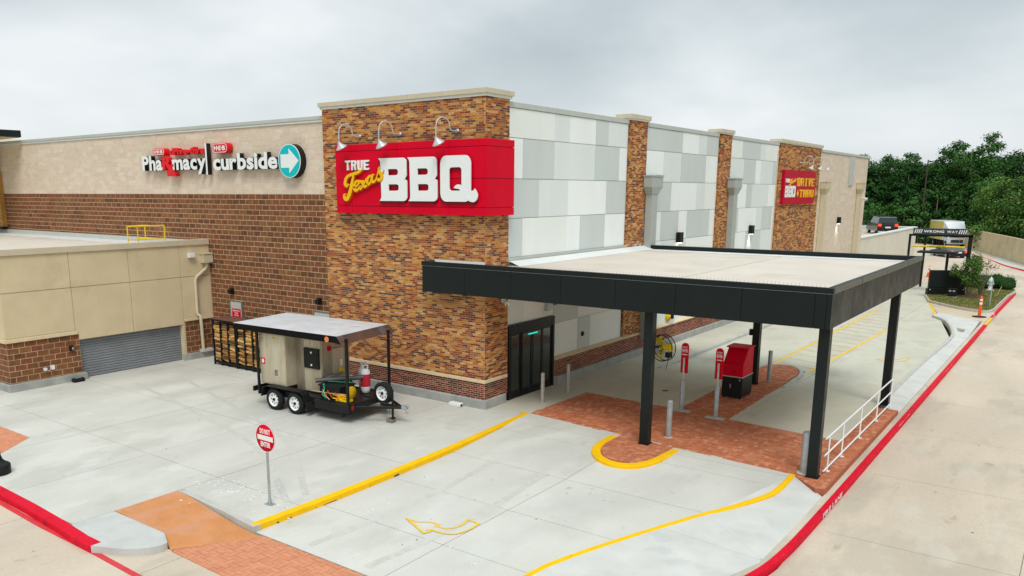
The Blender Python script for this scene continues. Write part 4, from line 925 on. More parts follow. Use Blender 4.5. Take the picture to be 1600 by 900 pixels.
for a, b, z0 in ((G0, -5.75, 1.86), (-5.75, -3.45, 1.5), (-3.45, -1.22, 1.5), (-1.22, G1-.01, 1.74)):
    bevel(MB().box(GX-.055, GX, a+(.0 if a == G0 else .008), b-.008, 3.45, 4.71).build('stucco_panel', stucco, ga), .006, 1)
    bevel(MB().box(GX-.055, GX, a+(.0 if a == G0 else .008), b-.008, z0, 3.43).build('stucco_panel', stucco, ga), .006, 1)
for k in range(6):
    a = GX-.06-k*2.4; 
    for z0, z1 in ((1.86, 3.43), (3.45, 4.71)): MB().box(a-2.39, a, G0, G0+.055, z0, z1).build('stucco_panel', stucco, ga)
bevel(MB().box(GX-.055, GX+.07, G0-.07, -5.70, 1.72, 1.85).box(-60, GX-.055, G0-.07, G0+.05, 1.72, 1.85).build('stone_sill', trimst, ga), .015)
bevel(MB().box(GX-.055, GX+.07, -1.20, G1-.02, 1.62, 1.73).build('stone_sill', trimst, ga), .015)
pr1 = MB().box(GX-.055, GX-.03, G0+.03, -5.64, -.3, 1.7).build('block_pier', mortar_l, ga)
field_of(pr1, (GX, G0, 0), Y_, NX, 2.56, .1, 1.72, .4064, .2032, .018, CB, CBW, mortar_l, nind=80, name='brown_block', seed=71, run=.1)
field_of(pr1, (-30, G0, 0), X_, NY, 30+GX, .1, 1.72, .4064, .2032, .018, CB, CBW, mortar_l, nind=40, name='brown_block', seed=72, run=.1)
pr2 = MB().box(GX-.055, GX-.03, -1.18, G1-.02, -.3, 1.6).build('block_pier', mortar_l, ga)
field_of(pr2, (GX, -1.18, 0), Y_, NX, 1.36, .1, 1.62, .4064, .2032, .018, CB, CBW, mortar_l, nind=40, name='brown_block', seed=73, run=.1)
bevel(MB().box(GX-.05, GX+.1, G0-.1, -5.50, -.3, .27).box(-60, GX-.05, G0-.1, G0, -.3, .27).build('plinth', con_plinth, ga), .02)
bevel(MB().box(GX-.05, GX+.1, -1.36, G1-.05, -.3, .27).build('plinth', con_plinth, ga), .02)
rd = MB().box(GX-.30, GX-.22, -5.74, -1.16, -.02, 1.9).build('roller_door', shutter, ga)
for k in range(18):
    z = .02+k*.1; q = MB(); q.add([(GX-.22, -5.68, z), (GX-.22, -1.22, z), (GX-.19, -1.22, z+.03), (GX-.19, -5.68, z+.03), (GX-.19, -1.22, z+.075), (GX-.19, -5.68, z+.075), (GX-.22, -1.22, z+.096), (GX-.22, -5.68, z+.096)], [(0, 1, 2, 3), (3, 2, 4, 5), (5, 4, 6, 7)]).build('door_slat', shutter, rd)
MB().box(GX-.2, GX-.02, -1.3, -1.19, 0, 1.6).box(GX-.2, GX-.02, -5.72, -5.65, 0, 1.6).build('door_jamb', trimst, ga)
# downspout with scupper box
t = thing('downspout', 'tan round-cornered downspout with scupper box running down the annex end', 'downspout')
MB().box(GX, GX+.28, -.26, .17, 3.98, 4.35).build('scupper_box', ds_tan, t); MB().box(GX, GX+.31, -.30, .185, 4.33, 4.38).build('box_rim', ds_tan, t)
MB().tube([(GX+.13, -.05, 4.0), (GX+.13, -.05, 3.83), (GX+.10, -.12, 3.7), (GX+.10, -.55, 3.42), (GX+.08, -.6, 3.3), (GX+.08, -.62, 1.95), (GX+.1, -.62, 1.88), (GX+.2, -.56, 1.78), (GX+.2, -.55, 1.6), (GX+.17, -.5, .32)], .07, 10).build('pipe', ds_tan, t)
MB().cbox((GX+.1, -.32, .32), (.3, .5, .1)).build('splash_block', con_new, t)
t = thing('floodlight', 'white square floodlight on the annex fascia beside the scupper box', 'floodlight', (GX, -.72, 4.32)); MB().cbox((.09, 0, 0), (.16, .26, .2)).build('lamp_housing', refl, t); MB().box(.175, .18, -.1, .1, -.07, .07).build('lens', lampglow if False else white_l, t)
t = thing('electrical_outlet', 'black weatherproof box on block pier left of the roller door', 'electrical box', (GX, -5.98, 1.23)); MB().cbox((.05, 0, 0), (.1, .14, .2)).build('box', black_p, t); MB().cbox((.105, .02, 0), (.02, .07, .1)).build('cover', galv, t)
t = thing('hose_bib', 'pair of small white wall outlets low on the left block pier', 'wall fitting', (GX, -7.0, .62)); MB().cbox((.05, 0, 0), (.1, .1, .1)).cbox((.05, .26, .03), (.1, .13, .15)).build('cover', refl, t); MB().tube([(.08, 0, -.02), (.1, .1, -.06), (.08, .2, -.02)], .02, 6).build('hose', galv, t)
t = thing('access_railing', 'yellow safety railing around the ladder on annex roof', 'railing', (GX-.55, -2.25, 4.6))
for k, (px_, py_) in enumerate(((0, -.82), (-.0, .0), (0, .82), (-.7, -.82), (-.7, .2))):
    pass
def post(par, x, y, z0, z1, r=.024, m=rail_y): return MB().tube([(x, y, z0), (x, y, z1)], r, 8).build('post', m, par)
for x, y in ((0, -.80), (0, .80), (-.55, -.80+.75), (-.55, .28)): post(t, x, y, 0, .95)
MB().tube([(0, -.80, .93), (0, .80, .93)], .024, 8).build('top_rail', rail_y, t); MB().tube([(-.55, -.05, .93), (-.55, .28, .93), (0, .28, .93)], .024, 8).build('top_rail', rail_y, t)
MB().tube([(0, -.80, .42), (0, .80, .42)], .02, 8).build('mid_rail', rail_y, t); MB().tube([(0, -.8, .93), (-.55, -.05, .93)], .024, 8).build('side_rail', rail_y, t); MB().tube([(-.55, -.05, .42), (-.55, .28, .42), (0, .28, .42)], .02, 8).build('mid_rail', rail_y, t)
t = thing('bait_station', 'low black plastic box on the pavement by the roller door', 'box', (-14.22, -5.95, 0)); bevel(MB().cbox((0, 0, .07), (.24, .42, .14)).build('body', black_r, t), .04, 3); MB().cbox((0, 0, .145), (.08, .2, .015)).build('lid', galv, t)
t = thing('bait_station', 'low white plastic box on the pavement against the tower plinth', 'box', (-.98, -.24, 0)); bevel(MB().cbox((0, 0, .065), (.46, .22, .13)).build('body', refl, t), .03, 3); MB().box(.232, .236, -.05, .05, .02, .09).build('opening', black_p, t)

# ================================================================== CANOPY
cy = thing('drive_through_canopy', 'large flat black canopy with cream roof on four square posts over the drive-through', 'canopy')
CXL, CXR, CY0, CY1, ZB, ZT = -2.1, 10.31, -.55, 11.4, 3.715, 4.68
fh = .12
MB().box(CXL+fh, CXR-fh, CY0+fh, CY1-fh, ZB+.12, ZT-.20).build('roof_deck', membrane, cy) if False else None
q = MB(); q.box(.02, CXR-fh, CY0+fh, CY1-fh, ZB+.14, ZT-.17); q.box(CXL+fh, .02, CY0+fh, -.02, ZB+.14, ZT-.17); q.build('roof_deck', membrane, cy)
# pale upstand strips along the store and the parapet
MB().add([(.03, 1.3, ZT-.166), (.42, 1.3, ZT-.166), (.42, CY1-fh, ZT-.166), (.03, CY1-fh, ZT-.166), (.03, 1.3, ZT-.02), (.03, CY1-fh, ZT-.02)], [(0, 1, 2, 3), (1, 4, 5, 2)], 0).add([(CXL+.3, CY0+fh, ZT-.164), (CXR-fh, CY0+fh, ZT-.164), (CXR-fh, CY0+.32, ZT-.164), (CXL+.3, CY0+.32, ZT-.164), (CXR-1.0, CY1-.8, ZT-.162), (CXR-fh, CY1-fh, ZT-.162), (.4, CY1-fh, ZT-.162), (.4, CY1-1.0, ZT-.162)], [(0, 1, 2, 3), (4, 5, 6, 7)]).build('membrane_edge', membrane_w, cy)
MB().box(CXL+fh, 0.0, -.06, -.012, ZT-.17, ZT+.03).build('wall_flashing', membrane_w, cy)
MB().box(-.09, .0, 1.3, CY1, ZT-.06, ZT+.07).build('counter_flashing', coping_g, cy)
st = MB()
for a in (5.9,): st.box(a-.03, a+.03, CY0+.35, CY1-.3, ZT-.169, ZT-.163)
st.build('membrane_seam', mat('membrane_seam', (.565, .51, .42), .8), cy)
MB().box(CXL+fh, CXR-fh, CY0+fh, -.03, ZB+.02, ZB+.06).box(.02, CXR-fh, -.03, CY1-fh, ZB+.02, ZB+.06).build('soffit', cream_w, cy)
# fascia panels
fa = MB().box(CXL+.02, CXR-.02, CY0+.03, CY0+fh, ZB+.02, ZT-.05).box(CXR-fh, CXR-.03, CY0+fh, CY1-.02, ZB+.02, ZT-.05).box(CXL+.02, CXL+fh, CY0+fh, -.02, ZB+.02, ZT-.05).box(.02, CXR-fh, CY1-fh, CY1-.02, ZB+.02, ZT-.05).build('fascia_frame', black_p, cy)
xs_ = frange(CXL, CXR-.11, 1.72)
for a, b in zip(xs_, xs_[1:]): bevel(MB().box(a+.004, b-.004, CY0, CY0+.028, ZB, ZT-.135).build('fascia_panel', black_m, cy), .004, 1)
ys_ = frange(CY0+.1, CY1, 1.63)
for a, b in zip(ys_, ys_[1:]): bevel(MB().box(CXR-.028, CXR, a+.004, b-.004, ZB, ZT-.135).build('fascia_panel', black_m, cy), .004, 1)
bevel(MB().box(CXR-.11, CXR+.004, CY0-.004, CY0+.1, ZB-.005, ZT-.135).build('corner_panel', black_m, cy), .008, 1)
MB().box(CXL-.0, CXL+.03, CY0+.02, -.02, ZB, ZT-.135).build('end_panel', black_m, cy)
MB().box(.02, CXR-.03, CY1-.03, CY1, ZB, ZT-.135).build('back_panel', black_m, cy)
q = MB(); q.box(CXL-.02, CXR+.02, CY0-.02, CY0+.13, ZT-.13, ZT); bevel(q.build('coping', black_m, cy), .006, 1)
q = MB(); q.box(CXR-.13, CXR+.02, CY0+.13, CY1+.02, ZT-.13, ZT); o = q.build('coping', bronze, cy); bevel(o, .006, 1)
MB().box(CXR-.12, CXR+.01, CY0+.14, CY1, ZT-.002, ZT+.006).build('coping_cap', black_m, o)
MB().box(CXL-.02, CXL+.13, CY0+.13, -.012, ZT-.13, ZT).build('coping', black_m, cy); MB().box(.03, CXR-.13, CY1-.13, CY1+.02, ZT-.13, ZT).build('coping', black_m, cy)
for y in (2.3, 5.5, 8.7): MB().box(CXR+.019, CXR+.024, y-.01, y+.01, ZT-.13, ZT).build('coping_joint', black_p, o)
MB().box(CXL, CXR+.004, CY0-.006, CY0, ZT-.141, ZT-.134).build('reveal_line', galv, cy); MB().box(CXR, CXR+.006, CY0+.1, CY1, ZT-.141, ZT-.134).build('reveal_line', galv, cy)
# bird wires on the inner edge
bw_ = MB()
for k in range(120):
    x = CXL+1.0+k*.094; bw_.tube([(x, CY0+.15, ZT-.02), (x, CY0+.16, ZT+.06)], .0035, 3, cap=False)
for k in range(118):
    x = .6+k*.08; bw_.tube([(x, CY1-.15, ZT-.02), (x, CY1-.15, ZT+.07)], .0035, 3, cap=False)
bw_.build('bird_wires', galv, cy, kind='stuff')
for cx_, cy_ in ((5.70, -.22), (5.70, 8.85), (10.16, -.22), (10.12, 8.5)):
    c = bevel(MB().cbox((cx_, cy_, ZB/2-.0), (.25, .26, ZB+.04)).build('post', black_m, cy), .012, 2)
    MB().cbox((cx_, cy_, .012), (.30, .31, .02)).build('base_plate', black_p, c)
MB().cbox((5.52, 8.75, 1.9), (.1, .16, .22)).build('junction_box', black_p, cy); 
t = thing('outlet_cover', 'small grey outlet cover on the near inner canopy post', 'electrical box', (5.555, -.14, 1.05)); MB().cbox((-.03, 0, 0), (.05, .1, .16)).build('cover', galv, t)

# ---- bollards -----------------------------------------------------------------------
def bollard(x, y, r, h, lab, m=galv, z=0, plate=True):
    t = thing('bollard', lab, 'bollard', (x, y, z), group='steel pipe bollards by the store')
    MB().lathe([(r, 0), (r, h-.02), (r*.95, h), (r*.5, h+.012), (.001, h+.015)], n=20).build('pipe', m, t)
    if plate: MB().lathe([(r*1.5, .003), (r*1.45, .012), (r, .014)], n=20).build('collar', con_kerb, t)
    return t
stl = mat('polished_bollard_steel', (.50, .47, .43), .5, metal=.4, var=.08)
bollard(1.02, 1.87, .065, 1.0, 'polished bollard in front of the glass door, nearest the tower', stl)
bollard(.99, 3.57, .065, 1.0, 'polished bollard in front of the block base, farther from tower', stl)
bollard(5.98, .72, .08, 1.08, 'galvanised bollard beside the near inner canopy post')
bollard(5.59+.45, 9.5, .075, 1.15, 'thin grey bollard on the rounded end of the brick island', galv)
bollard(9.95, -.02, .15, 1.05, 'wide galvanised bollard beside the outer corner canopy post')

# ---- do-not-enter signs ----------------------------------------------------------------
ds = thing('do_not_enter_sign', 'round red DO NOT ENTER sign on a grey post by the yellow kerb', 'sign', (.99, -9.47, 0), rz=radians(0))
MB().tube([(0, 0, 0), (0, 0, 1.72)], .03, 10).build('post', galv, ds); MB().cbox((0, 0, .008), (.22, .16, .014)).build('base_plate', galv, ds)
for a in (-1, 1): MB().cbox((a*.08, 0, .02), (.02, .02, .03)).build('bolt', galv, ds)
MB().tube([(0, 0, .0), (0, 0, .12)], .045, 10).build('sleeve', galv, ds)
fc = MB(); fc.lathe([(.001, -.034), (.325, -.034), (.325, -.03), (.001, -.03)], (0, 0, 1.555), axis='y', n=40); sf = fc.build('sign_face', sign_red, ds)
me = on_plane(flat([[(.322*cos(t*pi/24), .322*sin(t*pi/24)) for t in range(48)], [(.31*cos(t*pi/24), .31*sin(t*pi/24)) for t in range(48)]], .003), (0, -.036, 1.555), X_, UP, NY); me.materials.append(white_l); link('sign_rim', me, sf)
MB().box(-.26, .26, -.038, -.035, 1.50, 1.61).build('white_bar', white_l, sf)
word('DO NOT', sf, (0, -.034, 1.555), (1, 0, 0), (0, -1, 0), -.17, .17, .09, .115, white_l, bold=.03, depth=.005)
word('ENTER', sf, (0, -.034, 1.555), (1, 0, 0), (0, -1, 0), -.16, .16, -.205, .115, white_l, bold=.03, depth=.005)
for x, y, lab in ((5.10, 3.72, 'narrow red DO NOT ENTER paddle on pipe, left of the red cabinet'), (6.30, 3.50, 'narrow red DO NOT ENTER paddle on pipe, right in front of the red cabinet')):
    t = thing('paddle_sign', lab, 'sign', (x, y, 0), group='narrow red paddle signs on pipe posts')
    MB().lathe([(.07, 0), (.07, .98), (.05, 1.0), (.04, 1.01)], n=16).build('pipe', galv, t); MB().tube([(0, 0, 1.0), (0, 0, 1.72)], .032, 10).build('upper_pipe', galv_l, t)
    p = [(-.12, 1.22), (.12, 1.22)] + [(.12, 2.08)] + arc(0, 2.08, .12, .11, 0, 180, 8)[1:-1] + [(-.12, 2.08)]
    me = on_plane(flat([p], .025), (0, .05, 0), X_, UP, NY); me.materials.append(sign_red); f = link('sign_paddle', me, t)
    for k, (tx, hh) in enumerate((('DO NOT'[:2], .0),)): pass
    word('DO NOT', f, (0, .037, 0), (1, 0, 0), (0, -1, 0), -.085, .085, 2.02, .055, white_l, bold=.02, depth=.004)
    word('NOT', f, (0, .037, 0), (1, 0, 0), (0, -1, 0), -.09, .09, 1.88, .10, white_l, bold=.04, depth=.004) if False else word('ENTER', f, (0, .037, 0), (1, 0, 0), (0, -1, 0), -.09, .09, 1.89, .10, white_l, bold=.04, depth=.004)
    MB().box(-.08, .08, .032, .036, 1.80, 1.83).build('white_bar', white_l, f)
    MB().lathe([(.16, .002), (.15, .012), (.07, .015)], n=16).build('grout_collar', con_kerb, t)
    MB().box(-.3, .3, -.2, .12, .003, .006).build('concrete_patch', con_kerb, t)

# ---- red and black cabinet --------------------------------------------------------------
kb = thing('condiment_cabinet', 'red topped black cabinet with sloping front standing on brick island', 'cabinet', (5.48, 6.2, 0))
W, D = .68, 1.0
MB().box(.0, W, .0, D, .06, .74).build('base_cabinet', black_m, kb)
for a, b in ((.03, .03), (W-.09, .03), (.03, D-.09), (W-.09, D-.09)): MB().box(a, a+.06, b, b+.06, 0, .06).build('foot', black_p, kb)
bd = MB().box(.02, W/2-.005, -.016, 0, .1, .71).build('cabinet_door', black_m, kb); MB().box(W/2-.06, W/2-.03, -.03, -.016, .36, .5).build('door_handle', galv, bd)
bd = MB().box(W/2+.005, W-.02, -.016, 0, .1, .71).build('cabinet_door', black_m, kb); MB().cbox((W-.08, -.02, .66), (.05, .02, .05)).build('latch', galv, bd)
MB().box(-.02, W+.02, -.03, D+.02, .74, .765).build('counter_edge', galv_l, kb)
q = MB(); q.add([(0, 0, .765), (0, D, .765), (0, D, 1.68), (0, .45, 1.68), (0, .0, 1.20), (W, 0, .765), (W, D, .765), (W, D, 1.68), (W, .45, 1.68), (W, 0, 1.20)],
                [(0, 1, 2, 3, 4), (9, 8, 7, 6, 5), (0, 4, 9, 5), (4, 3, 8, 9), (3, 2, 7, 8), (2, 1, 6, 7)]); hd = q.build('red_hood', sign_red, kb); bevel(hd, .012)
MB().box(-.03, W+.03, .30, D+.03, 1.68, 1.72).build('hood_top', sign_red, kb)
MB().box(.0, W, -.012, .0, 1.19, 1.21).build('hood_seam', sign_dark, hd); MB().tube([(.3, -.01, .93), (.3, -.04, .93), (.45, -.04, .93), (.45, -.01, .93)], .01, 6).build('handle', black_p, hd)

# ---- fan ---------------------------------------------------------------------------------
fn = thing('cage_fan', 'round wire caged fan with yellow blades mounted on the near inner post', 'fan', (5.95, .33, 1.42), rz=radians(-14))
MB().tube([(-.18, -.40, 1.25), (-.2, .08, 1.25), (0, .1, 1.25)], .03, 8).build('bracket_arm', black_p, fn); MB().cbox((-.14, -.42, 1.25), (.12, .05, .3)).build('mount_plate', black_p, fn)
MB().tube([(0, .1, 1.1), (.02, .08, .86), (-.02, .06, .62)], .008, 5).build('power_cord', black_p, fn)
cg = MB()
for r in (.36, .25, .16, .09):
    cg.tube([(r*cos(pi*k/16), -.22-(.36-r)*.12, 1.25+r*sin(pi*k/16)) for k in range(33)], .012 if r > .3 else .004, 6, cap=False)
cg.tube([(.36*cos(pi*k/16), -.06, 1.25+.36*sin(pi*k/16)) for k in range(33)], .012, 6, cap=False)
for k in range(36):
    a = pi*k/18; cg.tube([(.05*cos(a), -.27, 1.25+.05*sin(a)), (.25*cos(a), -.255, 1.25+.25*sin(a)), (.36*cos(a), -.20, 1.25+.36*sin(a)), (.36*cos(a), -.06, 1.25+.36*sin(a)), (.12*cos(a), .0, 1.25+.12*sin(a))], .0035, 4, cap=False)
cg.build('wire_cage', black_p, fn)
for k in range(3):
    a = 2*pi*k/3+.15; u, v = Vector((cos(a), 0, sin(a))), Vector((-sin(a), 0, cos(a))); c = Vector((0, -.15, 1.25))
    q = MB(); q.add([c+u*.07-v*.05+Vector((0, .03, 0)), c+u*.31-v*.12+Vector((0, .05, 0)), c+u*.32+v*.08-Vector((0, .03, 0)), c+u*.08+v*.06-Vector((0, .03, 0))], [(0, 1, 2, 3)]); o = q.build('fan_blade', rail_y, fn)
    s_ = o.modifiers.new('t', 'SOLIDIFY'); s_.thickness = .008
MB().lathe([(.001, -.2), (.08, -.19), (.09, -.02), (.1, .0), (.1, .16), (.001, .18)], (0, 0, 1.25), axis='y', n=18).build('motor', rail_y, fn)
MB().cbox((-.0, .12, 1.02), (.12, .16, .14)).build('switch_box', black_p, fn)
for x, y in ((3.6, 5.85), (2.75, 6.3)):
    t = tag(MB().lathe([(.11, .0), (.11, .008), (.001, .011)], (0, 0, 0), n=16).build('drain_cover', cover, None, (x, y, .002)), 'small rusty round cover in the lane under the canopy, %s' % ('farther from the door' if x > 3 else 'closer to the wall'), 'cover')

# ---- white railing on the platform ------------------------------------------------------------
rl = thing('guard_railing', 'white pipe railing of three rails between the outer canopy posts', 'railing')
for y in (.42, 1.86, 3.92, 6.12, 8.22): 
    p = MB().tube([(10.33, y, 0), (10.33, y, .90 if y < 8 else .93)], .022, 8).build('railing_post', galv_l if False else white_l, rl)
    MB().cbox((10.33, y, .006), (.13, .1, .01)).build('foot_plate', white_l, p)
for z in (.10, .50, .93): MB().tube([(10.33, .05, z), (10.33, 8.24, z)], .022, 8).build('rail', white_l, rl)

# ================================================================== TRAILER
TR = thing('barbecue_smoker_trailer', 'black open trailer with roof carrying a stainless smoker cabinet', 'trailer', (-4.9, -3.05, 0), rz=radians(3))
def wheel(par, x, y, z, sgn, nm='wheel', hub=True, R_=.345):
    wh = MB().lathe([(R_-.12, -.1), (R_-.03, -.105), (R_, -.07), (R_, .07), (R_-.03, .105), (R_-.12, .1)], (x, y, z), axis='y', n=28).build(nm, black_r, par)
    s = sgn
    MB().lathe([(R_-.115, .085*s), (R_-.13, .06*s), (R_-.16, .03*s), (.12, .045*s), (.06, .06*s), (.001, .06*s)], (x, y, z), axis='y', n=28).build('rim', white_l, wh)
    q = MB()
    for k in range(8):
        a = pi*k/4; q.lathe([(.001, .052*s), (.022, .05*s)], (x+.145*cos(a), y, z+.145*sin(a)), axis='y', n=8)
    q.build('rim_slots', black_p, wh, kind='stuff')
    MB().lathe([(.045, .06*s), (.045, .10*s), (.02, .12*s), (.001, .12*s)], (x, y, z), axis='y', n=12).build('hub', black_p, wh)
wheel(TR, -.48, -1.0, .345, -1); wheel(TR, .46, -1.0, .345, -1); wheel(TR, -.48, 1.0, .345, 1); wheel(TR, .46, 1.0, .345, 1)
q = MB(); q.box(-1.35, 2.70, -.88, .88, .50, .60); q.box(-1.4, 2.75, -.9, -.84, .42, .62); q.box(-1.4, 2.75, .84, .9, .42, .62); q.box(2.69, 2.75, -.84, .84, .42, .62); q.box(-1.45, -1.38, -1.08, 1.05, .50, .66); bevel(q.build('deck', black_p, TR), .006, 1)
MB().box(1.3, 2.72, -1.05, -.9, .34, .60).box(1.3, 2.72, .9, 1.05, .34, .60).box(2.4, 2.46, -1.06, -.9, .2, .34).build('side_step', black_p, TR)
for s in (-1, 1):
    q = MB(); yy = (s*.86, s*1.14); a, b = min(yy), max(yy)
    pf = [(-1.02, .42), (-.86, .74), (-.74, .78), (.74, .78), (.88, .70), (1.02, .42)]
    vs = [(x, y, z) for x, z in pf for y in (a, b)]; vs += [(x, y, z-.03) for x, z in pf for y in (a, b)]; n = len(pf)
    fs = [(2*i, 2*i+1, 2*i+3, 2*i+2) for i in range(n-1)] + [(2*n+2*i, 2*n+2*i+2, 2*n+2*i+3, 2*n+2*i+1) for i in range(n-1)] + [(2*i, 2*i+2, 2*n+2*i+2, 2*n+2*i) for i in range(n-1)] + [(2*i+1, 2*n+2*i+1, 2*n+2*i+3, 2*i+3) for i in range(n-1)]
    q.add(vs, fs); q.build('fender', black_p, TR)
    MB().box(1.02, 1.06, a, b, .18, .46).build('mud_flap', black_r, TR)
for x, y in ((-1.22, -1.0), (-1.22, .98), (2.66, -1.0), (2.66, .92)): MB().box(x-.035, x+.035, y-.035, y+.035, .42, 2.62).build('roof_post', black_p, TR)
RZ = 2.66
ro = MB(); ro.add([(-2.15, -1.15, RZ), (2.42, -1.15, RZ), (2.42, 1.2, RZ+.05), (-2.15, 1.2, RZ+.05), (-2.15, -1.15, RZ+.03), (2.42, -1.15, RZ+.03), (2.42, 1.2, RZ+.08), (-2.15, 1.2, RZ+.08)], [(0, 3, 2, 1), (4, 5, 6, 7), (0, 1, 5, 4), (1, 2, 6, 5), (2, 3, 7, 6), (3, 0, 4, 7)])
rf = ro.build('metal_roof', mat('galvalume_roof', (.72, .74, .77), .45, metal=.3, var=.08, scale=2, spots=[((.42, .40, .40), 1.3, .62, .5)]), TR)
for k in range(5): MB().box(-2.15+.97*k+.03, -2.15+.97*k+.06, -1.14, 1.19, RZ+.03, RZ+.05).build('roof_rib', galv_l, rf) if False else None
q = MB(); q.add([(2.42, -1.15, RZ+.03), (2.42, 1.2, RZ+.08), (2.66, 1.26, RZ-.14), (2.66, -1.21, RZ-.19)], [(0, 3, 2, 1), (0, 1, 2, 3)]); q.build('rusty_roof_flap', mat('rusty_sheet', (.22, .13, .10), .6, metal=.3, var=.2, scale=2, spots=[((.35, .15, .08), 2, .55, .6), ((.32, .30, .29), 1.5, .55, .6)]), TR)
q = MB(); q.add([(-2.15, -1.16, RZ+.032), (2.42, -1.16, RZ+.032), (2.66, -1.22, RZ-.19), (2.52, -1.2, RZ-.18), (2.32, -1.17, RZ-.17), (-2.15, -1.17, RZ-.16)], [(0, 5, 4, 1), (1, 4, 3, 2), (0, 1, 4, 5), (1, 2, 3, 4)]); q.build('roof_edge_skirt', black_p, TR)
MB().box(-2.16, -2.13, -1.14, 1.2, RZ-.16, RZ+.04).build('roof_end', trimst, TR)
me = on_plane(flat([[(2.05+.085*cos(t*pi/10), 2.57+.085*sin(t*pi/10)) for t in range(20)]], .012), (0, -1.18, 0), X_, UP, NY); me.materials.append(mat('orange_sticker', (.75, .22, .06), .5)); st_ = link('round_sticker', me, TR)
word('G', st_, (2.05, -1.187, 2.57), (1, 0, 0), (0, -1, 0), -.04, .04, -.045, .09, white_l, bold=.0, depth=.003) if False else None
# smoker cabinets
lc = bevel(MB().box(-1.22, -.05, -.90, .75, .78, 2.44).build('smoker_cabinet', steel_b, TR), .01)
MB().box(-1.225, -.045, -.905, -.895, 1.9, 1.905).build('cabinet_seam', bronze, lc)
MB().box(-1.2, -.07, -.915, -.9, .82, 2.40).build('cabinet_door', steel_b, lc)
q = MB()
for k in range(5): q.box(-.55, -.42, -.92, -.914, 1.10+.04*k, 1.12+.04*k)
q.build('louvre_vent', black_p, lc); MB().box(-1.16, -.98, -.925, -.915, 1.42, 1.62).build('red_warning_label', sign_red, lc); MB().box(-1.12, -1.02, -.928, -.924, 1.46, 1.58).build('white_label_print', white_l, lc)
MB().cbox((-.55, -.93, 2.30), (.1, .03, .05)).build('latch', rail_y, lc)
mb_ = bevel(MB().box(-.05, 1.10, -.45, .80, .62, 2.38).build('smoker_body', steel, TR), .01)
MB().box(.35, 1.08, -.47, -.45, .66, 2.30).build('front_panel', steel_b, mb_)
fd = bevel(MB().box(.38, 1.03, -.53, -.47, 1.40, 2.05).build('firebox_door', black_p, mb_), .01)
MB().cbox((.72, -.54, 1.92), (.06, .01, .06)).cbox((.72, -.54, 1.52), (.06, .01, .06)).build('door_label', white_l, fd); MB().tube([(.97, -.54, 1.55), (1.0, -.60, 1.65), (1.0, -.60, 1.8), (.97, -.54, 1.9)], .012, 6).build('handle', black_p, fd)
q = MB(); q.box(1.10, 1.18, .0, .45, 1.2, 2.0); q.build('control_box', steel_b, mb_)
MB().box(1.18, 1.19, .28, .38, 1.4, 1.62).build('white_tag', white_l, mb_); MB().box(1.18, 1.19, .22, .42, 1.22, 1.36).build('yellow_tag', rail_y, mb_)
MB().box(1.10, 1.12, -.2, -.05, 1.95, 2.1).build('dark_plate', sign_red2, mb_)
MB().box(1.11, 1.16, .05, .22, 1.3, 1.5).build('grille', black_p, mb_)
MB().tube([(1.12, -.3, 1.12), (1.2, .0, 1.16), (1.16, .5, 1.12)], .02, 8).build('gas_pipe', galv, mb_)
# front gear on deck
tb = thing('black_tool_box', 'long black box strapped down with green and tan straps on the trailer deck', 'box', (-4.9, -3.05, 0), rz=radians(3))
bevel(MB().box(1.25, 2.10, -.76, -.08, .62, .98).build('box_body', black_p, tb), .02); bevel(MB().box(1.22, 2.13, -.79, -.05, .98, 1.03).build('lid', black_m, tb), .01)
MB().tube([(1.05, -.9, .82), (1.8, -.78, .80), (2.4, -.76, .84)], .014, 6).build('strap', tan_strap, tb)
MB().tube([(1.45, -.76, 1.06), (1.5, -.79, .9), (1.42, -.80, .72), (1.6, -.82, .62)], [.03, .02, .035, .02], 6).build('green_strap', grn_strap, tb); MB().tube([(1.3, -.5, 1.07), (2.1, -.2, 1.07)], .012, 6).build('green_strap', grn_strap, tb)
t = thing('steel_pipe', 'long grey flue pipe lying across the black box on the trailer', 'pipe', (-4.9, -3.05, 0), rz=radians(3)); MB().tube([(1.05, -.72, 1.10), (2.1, .35, 1.14)], .075, 14).build('pipe', mat('dull_grey_pipe', (.12, .12, .12), .5, metal=.3), t)
t = thing('yellow_hose_reel', 'yellow hose reel and coiled yellow lines at trailer front corner', 'reel', (-4.9, -3.05, 0), rz=radians(3))
MB().lathe([(.001, -.02), (.2, -.02), (.2, .02), (.001, .02)], (2.45, -.62, .88), axis='x', n=20).build('reel_disc', mat('dull_yellow_reel', (.70, .42, .01), .5), t)
q = MB(); RR = random.Random(4)
for k in range(4): q.tube([(1.9+.14*i+RR.uniform(-.04, .04), -.78+RR.uniform(-.07, .1), .66+.04*k+RR.uniform(0, .05)) for i in range(5)], .022, 6)
q.build('hose', yel_l, t); MB().box(2.0, 2.5, -.84, -.6, .62, .68).build('tray', rail_y, t)
t = thing('strap_tangle', 'orange and white strap ends lying beside the yellow reel', 'strap', (-4.9, -3.05, 0), rz=radians(3)); MB().tube([(1.6, -.85, .64), (1.7, -.86, .9), (1.85, -.84, .7), (2.0, -.85, .86), (2.15, -.86, .66)], .016, 6).build('strap', orange_l, t); MB().tube([(1.5, -.86, .9), (1.62, -.88, .72), (1.78, -.87, .62)], .016, 6).build('strap_end', tan_strap, t)
